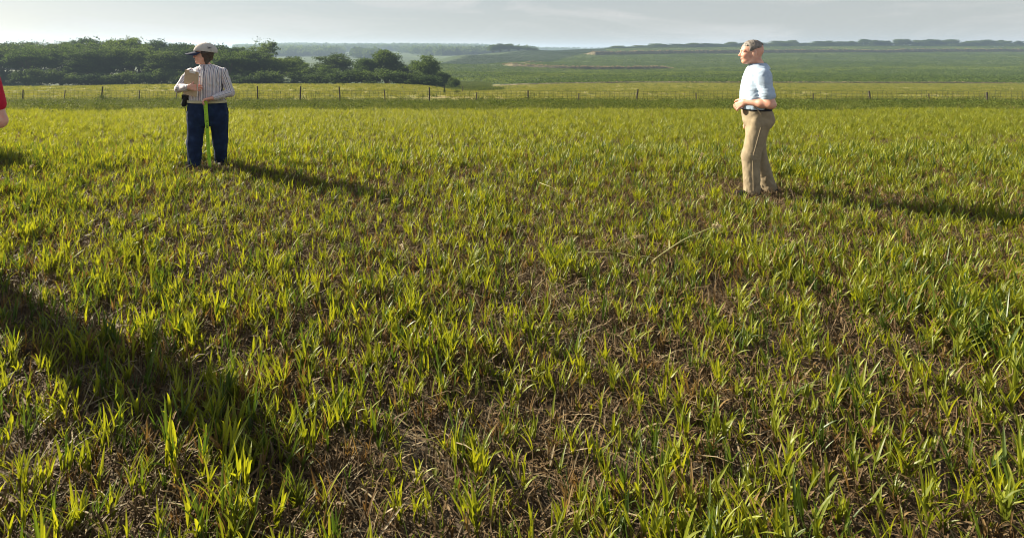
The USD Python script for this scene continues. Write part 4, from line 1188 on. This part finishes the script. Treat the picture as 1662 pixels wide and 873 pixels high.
_tr = [(hz(105.5), 0.0, 0.03, 0.06, 0.05), (hz(107.5), 0.0, 0.03, 0.11, 0.07), (hz(110), 0.0, 0.025, 0.165, 0.088), (hz(113.5), 0.0, 0.02, 0.196, 0.105), (hz(119), 0.0, 0.01, 0.202, 0.122), (hz(128), -0.003, 0.0, 0.200, 0.132), (hz(140), -0.006, -0.005, 0.200, 0.136), (hz(152), -0.010, 0.0, 0.214, 0.134), (hz(160), -0.012, 0.0, 0.236, 0.138), (hz(165), -0.012, 0.0, 0.230, 0.132)]
_trf = PchipInterpolator([r[0] for r in _tr][::-1], [r[2] - r[4] for r in _tr][::-1])
_hand_r = wp(306.5, 142, -0.205)
_hand_l = wp(345, 160.0, -0.215)
J = {
    'head': wp(329.5, 87.0, 0.0), 'face': (-0.93, -0.36, -0.04), 'head_size': (1.10, 1.06, 1.04), 'neck': wp(334, 108.5, 0.02),
    'hair': 0.150, 'hair_mat': M_hair,
    'trunk': _tr, 'trunk_front': lambda z: float(_trf(z)),
    'arms': [(wp(309, 119, 0.02), wp(290.5, 144.5, -0.01), _hand_r), (wp(362, 119, 0.02), wp(374.0, 151, -0.01), _hand_l)],
    'hands': [(_hand_r, (1, -0.05, -0.10), (0.1, 1, 0), (0.25, 0.35, 0.25), -1, 1.12), (_hand_l, (-0.95, -0.12, -0.15), (-0.1, -0.1, -1), (0.75, 0.9, 0.6), 1, 1.18)],
    'legs': [(wp(319, 197, 0.01), wp(316, 232, -0.03), wp(315.5, 266.5, -0.05)), (wp(355, 197, 0.03), wp(357.5, 230, 0.06), wp(358.5, 262.5, 0.15))],
    'toes': [(-0.35, -1, 0), (0.25, -1, 0)], 'waist': hz(165.5),
    'hips': [(hz(165), -0.008, 0.0, 0.248, 0.135), (hz(174), -0.006, 0.005, 0.258, 0.148), (hz(187), -0.004, 0.01, 0.270, 0.155), (hz(198), -0.004, 0.01, 0.255, 0.135), (hz(204), -0.004, 0.01, 0.225, 0.105)],
}
woman, C, A, hs = person('person', 'woman in khaki cap, striped shirt and jeans leaning on a neon stick, looking left', W0, 0.0, J, {
    'shirt': M_shirt, 'trousers': M_denim, 'belt': M_cream, 'sleeve': 1.92, 'sleeve_r': (0.066, 0.056, 0.045), 'folds': 0.030,
    'leg_r': [(0.122, 0.100, 0.084), (0.120, 0.097, 0.074)]})


# her cap: six-panel crown, navy bill, strap and a stitched mark
def cap_crown(p):
    q = (p - C) @ A.T / np.asarray(hs)
    q = q @ np.array([[1, 0, -0.10], [0, 1, 0], [0.10, 0, 1]])
    e = ellipsoid(q, (-0.030, 0, 0.020), (0.142, 0.104, 0.116))
    an = np.arctan2(q[:, 1], q[:, 0] + 0.02)
    e = e + 0.0018 * np.exp(-(np.sin(3 * an) / 0.10) ** 2) + 0.004 * (meshkit.fbm(q * 16, 2) - 0.5)
    return np.maximum(np.maximum(e, -(q[:, 2] - 0.022 + 0.10 * np.maximum(0, -q[:, 0]) * 0.9)), -ellipsoid(q, (-0.030, 0, 0.018), (0.136, 0.098, 0.110)))


cr = part('cap_crown', surface(cap_crown, C - 0.2, C + 0.2, 0.005), M_cap, woman, True)
part('top_button', trimesh.creation.icosphere(1, 0.008).apply_translation(C + A.T @ (np.array([-0.035, 0, 0.131]) * hs)), M_cap, cr, True)
vv, ff = [], []
na, nr = 17, 6
for side in (0, 1):
    for i in range(nr):
        for j in range(na):
            th = math.radians(-68 + 136 * j / (na - 1)); t_ = i / (nr - 1)
            inner = np.array([0.100 * math.cos(th) - 0.010, 0.094 * math.sin(th), 0.022])
            outer = np.array([0.185 * math.cos(th) ** 0.8 + 0.022 if abs(th) < 1.1 else 0.10, 0.088 * math.sin(th), 0.022])
            q = inner + (outer - inner) * t_
            q[2] += -0.030 * (q[1] / 0.09) ** 2 * (0.4 + 0.6 * t_) - 0.026 * t_ + (0.004 if side == 0 else 0.0005)
            vv.append(C + A.T @ (q * hs))
for side in (0, 1):
    o = side * na * nr
    for i in range(nr - 1):
        for j in range(na - 1):
            a = o + i * na + j
            ff.append([a, a + na, a + na + 1, a + 1] if side == 0 else [a, a + 1, a + na + 1, a + na])
o = na * nr
for j in range(na - 1):
    a = (nr - 1) * na + j
    ff.append([a, a + o, a + o + 1, a + 1])
part('cap_bill', (np.array(vv), np.array(ff)), M_navy, woman, 50, label='navy bill of the cap')
# mark on the rear side of the crown, the side turned to the viewer
mk = []
for u0, z0, L in ((-0.070, 0.068, 0.012), (-0.086, 0.062, 0.014), (-0.052, 0.073, 0.010), (-0.062, 0.060, 0.016)):
    pts = []
    for s_ in np.linspace(-0.5, 0.5, 4):
        fx = u0 + s_ * L; fz = z0 + 0.004 * math.sin(8 * s_)
        ly = 0.1045 * math.sqrt(max(0.02, 1 - ((fx + 0.030) / 0.142) ** 2 - ((fz - 0.02) / 0.116) ** 2)) + 0.0015
        pts.append(C + A.T @ (np.array([fx, ly, fz]) * hs))
    mk.append(tube(pts, 0.0028, 5))
part('stitched_mark', join(mk), M_navy, cr)

# chest pocket tag and pen
tg = trimesh.creation.box((0.024, 0.004, 0.034)); tg.apply_translation(wp(323.6, 123.5, float(_trf(hz(123))) - 0.012))
tag_ = part('name_tag', tg, M_paper, woman)
tb = trimesh.creation.box((0.016, 0.003, 0.012)); tb.apply_translation(wp(323.4, 125.2, float(_trf(hz(123))) - 0.0165))
part('tag_print', tb, plain('maroon_print', (0.12, 0.02, 0.04), 0.6), tag_)

# clipboard hugged to the chest
cb_c = W0 + wp(309.6, 136, -0.178)
cb = thing('clipboard', 'tan clipboard hugged against the striped shirt of the woman', 'clipboard', cb_c)
stage.GetPrimAtPath(cb)
R_cb = trimesh.transformations.rotation_matrix(math.radians(10), (0, 1, 0)) @ trimesh.transformations.rotation_matrix(math.radians(-24), (0, 0, 1)) @ trimesh.transformations.rotation_matrix(math.radians(7), (1, 0, 0))
import shapely.geometry as sg
_bd = sg.box(-0.105, -0.155, 0.105, 0.155).buffer(0.008)
bm = trimesh.creation.extrude_polygon(_bd, 0.004, engine='earcut'); bm.apply_translation((0, 0, -0.002))
bm.apply_transform(trimesh.transformations.rotation_matrix(math.pi / 2, (1, 0, 0))); bm.apply_transform(R_cb)
part('board', bm, M_kraft, cb)
pm = trimesh.creation.box((0.21, 0.003, 0.29)); pm.apply_translation((0.014, 0.006, -0.004)); pm.apply_transform(R_cb)
part('paper_sheets', pm, M_paper, cb)
cm = trimesh.util.concatenate([trimesh.creation.box((0.10, 0.010, 0.022)).apply_translation((0.02, -0.005, 0.148)), trimesh.creation.cylinder(0.007, 0.09, sections=10).apply_transform(trimesh.transformations.rotation_matrix(math.pi / 2, (0, 1, 0))).apply_translation((0.02, -0.009, 0.162))])
cm.apply_transform(R_cb)
part('clip', cm, M_metal, cb)

# black pouch on her hip
pc = W0 + wp(301, 163, 0.03)
po = thing('hip_pouch', 'black pouch hanging at the hip of the woman below the clipboard', 'pouch', pc)
pw = trimesh.creation.icosphere(3, 1.0); v = pw.vertices.copy(); v = np.sign(v) * np.abs(v) ** 0.7 * [0.034, 0.075, 0.088]
v += 0.006 * (meshkit.noise(v * 40)[:, None] - 0.5); v[:, 0] += -0.22 * v[:, 2] * -1.0
pw.vertices = v
part('bag', pw, M_black, po, True)
part('flap', trimesh.creation.box((0.006, 0.13, 0.06)).apply_translation((-0.035 + 0.01, 0, 0.045)), M_black, po)
part('strap', tube([[0.005, -0.03, 0.08], [0.02, -0.05, 0.12], [0.035, -0.05, 0.15]], [0.012, 0.010, 0.008], 6), M_black, po)

# neon measuring stick under her hand
top, bot = W0 + wp(333.2, 165.0, -0.235), W0 + wp(341.2, 277.5, -0.10)
bot[2] = float(land(bot[0], bot[1])) - 0.03
st = thing('measuring_stick', 'neon yellow green measuring stick standing between the legs of the woman', 'measuring stick', bot)
ax_z = (top - bot); LEN = np.linalg.norm(ax_z); ax_z /= LEN
ax_x = np.array([1, 0.12, 0.0]); ax_x -= ax_z * (ax_x @ ax_z); ax_x /= np.linalg.norm(ax_x); ax_y = np.cross(ax_z, ax_x)
B3 = np.stack([ax_x, ax_y, ax_z], 1)
vv = []
for z, w in ((0, 0.017), (0.02, 0.019), (LEN * 0.5, 0.022), (LEN - 0.01, 0.025), (LEN, 0.023)):
    for sx, sy in ((-1, -1), (-0.85, -1.25), (0.85, -1.25), (1, -1), (1, 1), (0.85, 1.25), (-0.85, 1.25), (-1, 1)):
        vv.append(B3 @ np.array([sx * w, sy * 0.004, z]))
ff = []
for k in range(4):
    for j in range(8):
        a, b = 8 * k + j, 8 * k + (j + 1) % 8
        ff += [[a, b, b + 8], [a, b + 8, a + 8]]
ff += [[0, j + 1, j] for j in range(1, 7)] + [[32, 32 + j, 33 + j] for j in range(1, 7)]
part('lath', (np.array(vv), np.array(ff)), M_neon, st)


def mark(z, x, w, h):
    b = trimesh.creation.box((w, 0.0012, h)).vertices + [x, -0.0056, z]
    return (b @ B3.T, trimesh.creation.box((1, 1, 1)).faces)


marks = [mark(z, -0.012 + (0.003 if k % 5 else 0), 0.008 if k % 5 else 0.014, 0.0022) for k, z in enumerate(np.arange(0.06, LEN - 0.06, 0.018))]
part('tick_marks', join(marks), M_ink, st)
mr = np.random.default_rng(3)
glyph = []
for z in list(np.arange(0.22, 0.50, 0.020)) + [0.66, 0.69, 0.70, 0.71]:
    x0 = mr.uniform(0.001, 0.004)
    glyph += [mark(z, x0, 0.0022, 0.013), mark(z + mr.uniform(-0.005, 0.005), x0 + 0.005, 0.008, 0.0024), mark(z, x0 + 0.009, 0.0022, mr.uniform(0.006, 0.013))]
part('printed_digits', join(glyph), M_ink, st)
part('bold_mark', join([mark(0.615, 0.004, 0.020, 0.018), mark(0.64, 0.003, 0.014, 0.012)]), M_ink, st)


def man_joints(H, hair_mat, face=(-1, 0, -0.05), arms=None, hands=None):
    """A standing man H tall who looks towards the picture's left; frame: x right, y away, z up."""
    tr = [(0.838 * H, 0, 0.0, 0.05, 0.06), (0.826 * H, 0, 0.0, 0.075, 0.125), (0.805 * H, 0, 0.0, 0.098, 0.178), (0.775 * H, 0.0, 0, 0.115, 0.200), (0.72 * H, -0.008, 0, 0.125, 0.205), (0.64 * H, -0.02, 0, 0.132, 0.195), (0.58 * H, -0.02, 0, 0.138, 0.195), (0.535 * H, -0.01, 0, 0.14, 0.19)]
    return {'head': np.array([-0.035, 0, 0.928 * H]), 'face': face, 'head_size': (1.04, 1.02, 1.04), 'neck': np.array([0.012, 0, 0.832 * H]), 'hair': 0.0, 'hair_mat': hair_mat,
            'trunk': tr, 'trunk_front': None, 'arms': arms, 'hands': hands,
            'legs': [(np.array([0, -0.095, 0.47 * H]), np.array([-0.02, -0.11, 0.26 * H]), np.array([0.01, -0.12, 0.055 * H])), (np.array([0, 0.095, 0.47 * H]), np.array([-0.02, 0.11, 0.26 * H]), np.array([0.03, 0.13, 0.055 * H]))],
            'toes': [(-1, -0.25, 0), (-1, 0.25, 0)], 'waist': 0.56 * H,
            'hips': [(0.565 * H, -0.012, 0, 0.128, 0.182), (0.53 * H, 0, 0, 0.138, 0.192), (0.49 * H, 0.01, 0, 0.140, 0.195), (0.45 * H, 0.008, 0, 0.115, 0.175)],
            'arm_r': (0.056, 0.047, 0.043, 0.030)}


# ---- the man at the right edge of the photograph, in profile, one hand held out in front
MD = 6.0; MK = FPX / MD; H = 1.685
mx, mz = (1229 - CX) / MK, float(land((1229 - CX) / MK, MD))
w1 = np.array([-0.135, -0.13, EYE - (165 - HY) / MK - mz]); w2 = np.array([0.0, 0.29, 0.465 * H])
J = man_joints(H, M_hair_grey, (-1, -0.06, -0.05),
               [(np.array([0.01, -0.185, 0.778 * H]), np.array([0.07, -0.235, 0.60 * H]), w1), (np.array([0.01, 0.185, 0.778 * H]), np.array([0.05, 0.265, 0.615 * H]), w2)],
               [(w1, (-0.75, 0.35, -0.55), (0.3, 0.75, -0.35), (0.5, 0.6, 0.4), 1, 1.02), (w2, (-0.15, 0.0, -1), (0.1, -1, 0), (0.25, 0.35, 0.25), -1, 1.02)])
J['legs'] = [(np.array([0, -0.095, 0.47 * H]), np.array([-0.075, -0.105, 0.265 * H]), np.array([-0.07, -0.115, 0.055 * H])), (np.array([0, 0.095, 0.47 * H]), np.array([0.02, 0.11, 0.26 * H]), np.array([0.13, 0.13, 0.055 * H]))]
J['head'][0] = (1198.3 - 1224.5) / MK + 0.115 * 1.04
man2, _, _, _ = person('person', 'man in pale blue shirt and khaki trousers at the right, in profile facing left', (mx, MD, mz), math.radians(-24), J, {
    'shirt': M_blue_knit, 'trousers': M_khaki, 'belt': M_black, 'sleeve': 0.72, 'sleeve_r': (0.070, 0.066, 0.06), 'folds': 0.026, 'leg_r': [(0.10, 0.082, 0.074)] * 2, 'seam': ((0, -1, 0), (0, 1, 0))})
# the same build stands off the left edge of the photograph; only the shadow reaches the field in view
copy_of(man2, 'person', 'person beyond the left edge whose shadow lies on the grass at the left', 'person', (-6.45, 8.55, float(land(-6.45, 8.55))), 2.4, (1, 1, 1))

# ---- the man in the red shirt whose bent arm enters at the left edge
RD = 3.74; RK = FPX / RD; H = 1.72


def rp(px, row, y=0.0):
    return np.array([(px + 70) / RK, y, EYE - (row - HY) / RK])


rx = (-70 - CX) / RK
s1, e1 = rp(-24, 126, 0.02), rp(-5.5, 197, 0.03)
w3 = rp(-50, 186, -0.20); e2 = e1 * [-1, 1, 1]; s2 = s1 * [-1, 1, 1]; w4 = w3 * [-1, 1, 1] + [0.0, -0.03, 0.03]
tr = [(0.838 * H, 0, 0.0, 0.06, 0.05), (0.826 * H, 0, 0.0, 0.125, 0.075), (0.805 * H, 0, 0.0, 0.178, 0.098), (0.775 * H, 0.0, 0, 0.200, 0.115), (0.72 * H, 0, -0.008, 0.20, 0.130), (0.64 * H, 0, -0.02, 0.19, 0.142), (0.58 * H, 0, -0.02, 0.188, 0.146), (0.535 * H, 0, -0.01, 0.185, 0.14)]
J = {'head': np.array([0, -0.02, 0.928 * H]), 'face': (0.75, 0.6, -0.05), 'head_size': (1.04, 1.02, 1.04), 'neck': np.array([0, 0.012, 0.832 * H]), 'hair': 0.0, 'hair_mat': M_hair, 'trunk': tr, 'trunk_front': None,
     'arms': [(s1, e1, w3), (s2, e2, w4)], 'hands': [(w3, (-0.9, -0.3, 0.1), (0, 0.4, -0.9), (0.3, 0.4, 0.3), 1, 1.02), (w4, (0.9, -0.3, 0.05), (0, 0.4, -0.9), (0.3, 0.4, 0.3), -1, 1.02)],
     'legs': [(np.array([-0.095, 0, 0.47 * H]), np.array([-0.11, -0.02, 0.26 * H]), np.array([-0.12, 0.01, 0.055 * H])), (np.array([0.095, 0, 0.47 * H]), np.array([0.11, -0.02, 0.26 * H]), np.array([0.13, 0.03, 0.055 * H]))],
     'toes': [(-0.25, -1, 0), (0.25, -1, 0)], 'waist': 0.56 * H,
     'hips': [(0.565 * H, 0, -0.012, 0.180, 0.128), (0.53 * H, 0, 0, 0.19, 0.138), (0.49 * H, 0, 0.01, 0.193, 0.14), (0.45 * H, 0, 0.008, 0.175, 0.115)], 'arm_r': (0.054, 0.047, 0.042, 0.030)}
person('person', 'person in red short sleeved shirt with a bent bare arm at the left edge', (rx, RD, float(land(rx, RD))), 0.0, J, {
    'shirt': M_red, 'trousers': M_denim, 'belt': M_black, 'sleeve': 0.60, 'sleeve_r': (0.070, 0.072, 0.06), 'folds': 0.012, 'leg_r': [(0.10, 0.086, 0.080)] * 2})

# ------------------------------------------------------------------ loose stalks and seed heads that stand out in the field
M_stalk = leafy('pale_stalk', [(0.0, (0.42, 0.40, 0.16)), (1.0, (0.58, 0.54, 0.26))], 0.25, (1, 1, 0.7))
M_seed = leafy('seed_head', [(0.0, (0.42, 0.33, 0.17)), (0.6, (0.60, 0.50, 0.30)), (1.0, (0.74, 0.66, 0.46))], 0.35, (1, 0.95, 0.75))


def ground_px(px, row):
    """The point of the flat near field seen at that pixel."""
    d = EYE * FPX / (row - HY)
    return at(px, d)


def seed_stalk(pts, heads, label, name='seed_stalk', r=0.0036, leaves=0, seed=0):
    """A fallen or bending grass stalk through (px, row, height above the ground) points, with a seed head at the end."""
    rng = np.random.default_rng(400 + seed)
    P = []
    for px, row, h in pts:
        d = (EYE - h) * FPX / (row - HY)
        p = at(px, d); P.append([p[0], p[1], p[2] + h])
    P = np.array(P); base = P[0].copy(); Q = P - base
    s = np.r_[0, np.cumsum(np.linalg.norm(np.diff(Q, axis=0), axis=1))]
    tt = np.linspace(0, s[-1], 14)
    Q = np.stack([PchipInterpolator(s, Q[:, k])(tt) for k in range(3)], 1)
    t = thing(name, label, 'grass stalk', base)
    part('stalk', tube(Q, np.linspace(r, r * 0.5, 14), 5), M_stalk, t)
    if heads:
        end, dirn = Q[-1], Q[-1] - Q[-3]; dirn = dirn / np.linalg.norm(dirn)
        cs = []
        for k in range(int(heads * 70)):
            f = rng.uniform(-0.2, 1.0)
            c = end + dirn * f * heads * 0.10 + rng.normal(0, 0.010 * (1.2 - abs(f - 0.3)), 3) - [0, 0, 0.02 * max(f, 0) ** 2]
            L = rng.uniform(0.010, 0.020); dd = dirn + rng.normal(0, 0.45, 3); dd /= np.linalg.norm(dd)
            cs.append(tube([c - dd * L / 2, c, c + dd * L / 2], [0.001, 0.0036, 0.001], 4))
        part('seed_head', join(cs), M_seed, t)
    for k in range(leaves):
        q = Q[int(rng.uniform(2, 11))]
        part('leaf', blade(rng, rng.uniform(0.12, 0.24), 0.010, rng.uniform(0.9, 1.4), rng.uniform(0, 6.28), q, 6, 0.2, rng.uniform(0, 0.6)), M_stalk, t)
    return t


seed_stalk([(914, 432, 0.01), (930, 412, 0.05), (990, 411, 0.09), (1060, 418, 0.07), (1105, 430, 0.02)], 1.0, 'long pale stalk arching low over the grass at the lower right', leaves=2, seed=1)
seed_stalk([(1046, 436, 0.01), (1075, 411, 0.10), (1120, 383, 0.18), (1160, 367, 0.20)], 1.1, 'long pale stalk rising to the right with a feathery seed head', r=0.0048, leaves=2, seed=2)
seed_stalk([(925, 415, 0.04), (960, 408, 0.08), (992, 405, 0.07)], 0, 'short pale stalk lying beside the long arching one', 'grass_stalk', seed=3)
seed_stalk([(985, 408, 0.03), (1010, 391, 0.10), (1030, 384, 0.13)], 0.8, 'stalk with a pale seed head left of the rising long stalk', seed=4)
seed_stalk([(876, 296, 0.12), (890, 301, 0.12), (903, 307, 0.10)], 1.0, 'pale fallen seed head lying over the middle right of the field', seed=5)
seed_stalk([(1133, 285, 0.0), (1134, 268, 0.16), (1137, 257, 0.24)], 0.9, 'upright stalk with a pale seed head, upper one near the right edge', seed=6)
seed_stalk([(1130, 345, 0.0), (1131, 330, 0.10), (1139, 320, 0.14)], 0.9, 'stalk with an orange tan seed head, lower one near the right edge', seed=7)
seed_stalk([(968, 262, 0.0), (969, 252, 0.10), (970, 244, 0.16)], 0.7, 'small tan seed head standing in the bright grass right of the middle', seed=8)
seed_stalk([(44, 290, 0.0), (46, 280, 0.12), (50, 272, 0.20)], 0.9, 'white seed head above the shadow at the left edge', seed=9)
seed_stalk([(176, 405, 0.0), (205, 392, 0.08), (232, 371, 0.14), (262, 356, 0.15)], 0, 'long dry stalk leaning across the lower left', 'grass_stalk', seed=10)
seed_stalk([(322, 373, 0.06), (345, 368, 0.10), (372, 365, 0.11), (374, 377, 0.06)], 0, 'bent pale stalk below the feet of the woman', 'grass_stalk', seed=11)
seed_stalk([(470, 420, 0.0), (476, 398, 0.09), (488, 382, 0.14), (494, 380, 0.13)], 0.7, 'curled tan seed head at the lower middle left', seed=12)
seed_stalk([(705, 442, 0.0), (701, 427, 0.10), (699, 418, 0.16)], 0, 'broad pale leaf standing at the bottom middle of the photograph', 'grass_stalk', r=0.006, seed=13)
seed_stalk([(170, 250, 0.0), (172, 240, 0.1), (174, 234, 0.14)], 0.9, 'reddish tan seed head standing left of the woman', seed=14)
seed_stalk([(690, 438, 0.0), (668, 428, 0.07), (655, 405, 0.15)], 0.5, 'brown bent stalk left of the broad pale leaf', seed=15)
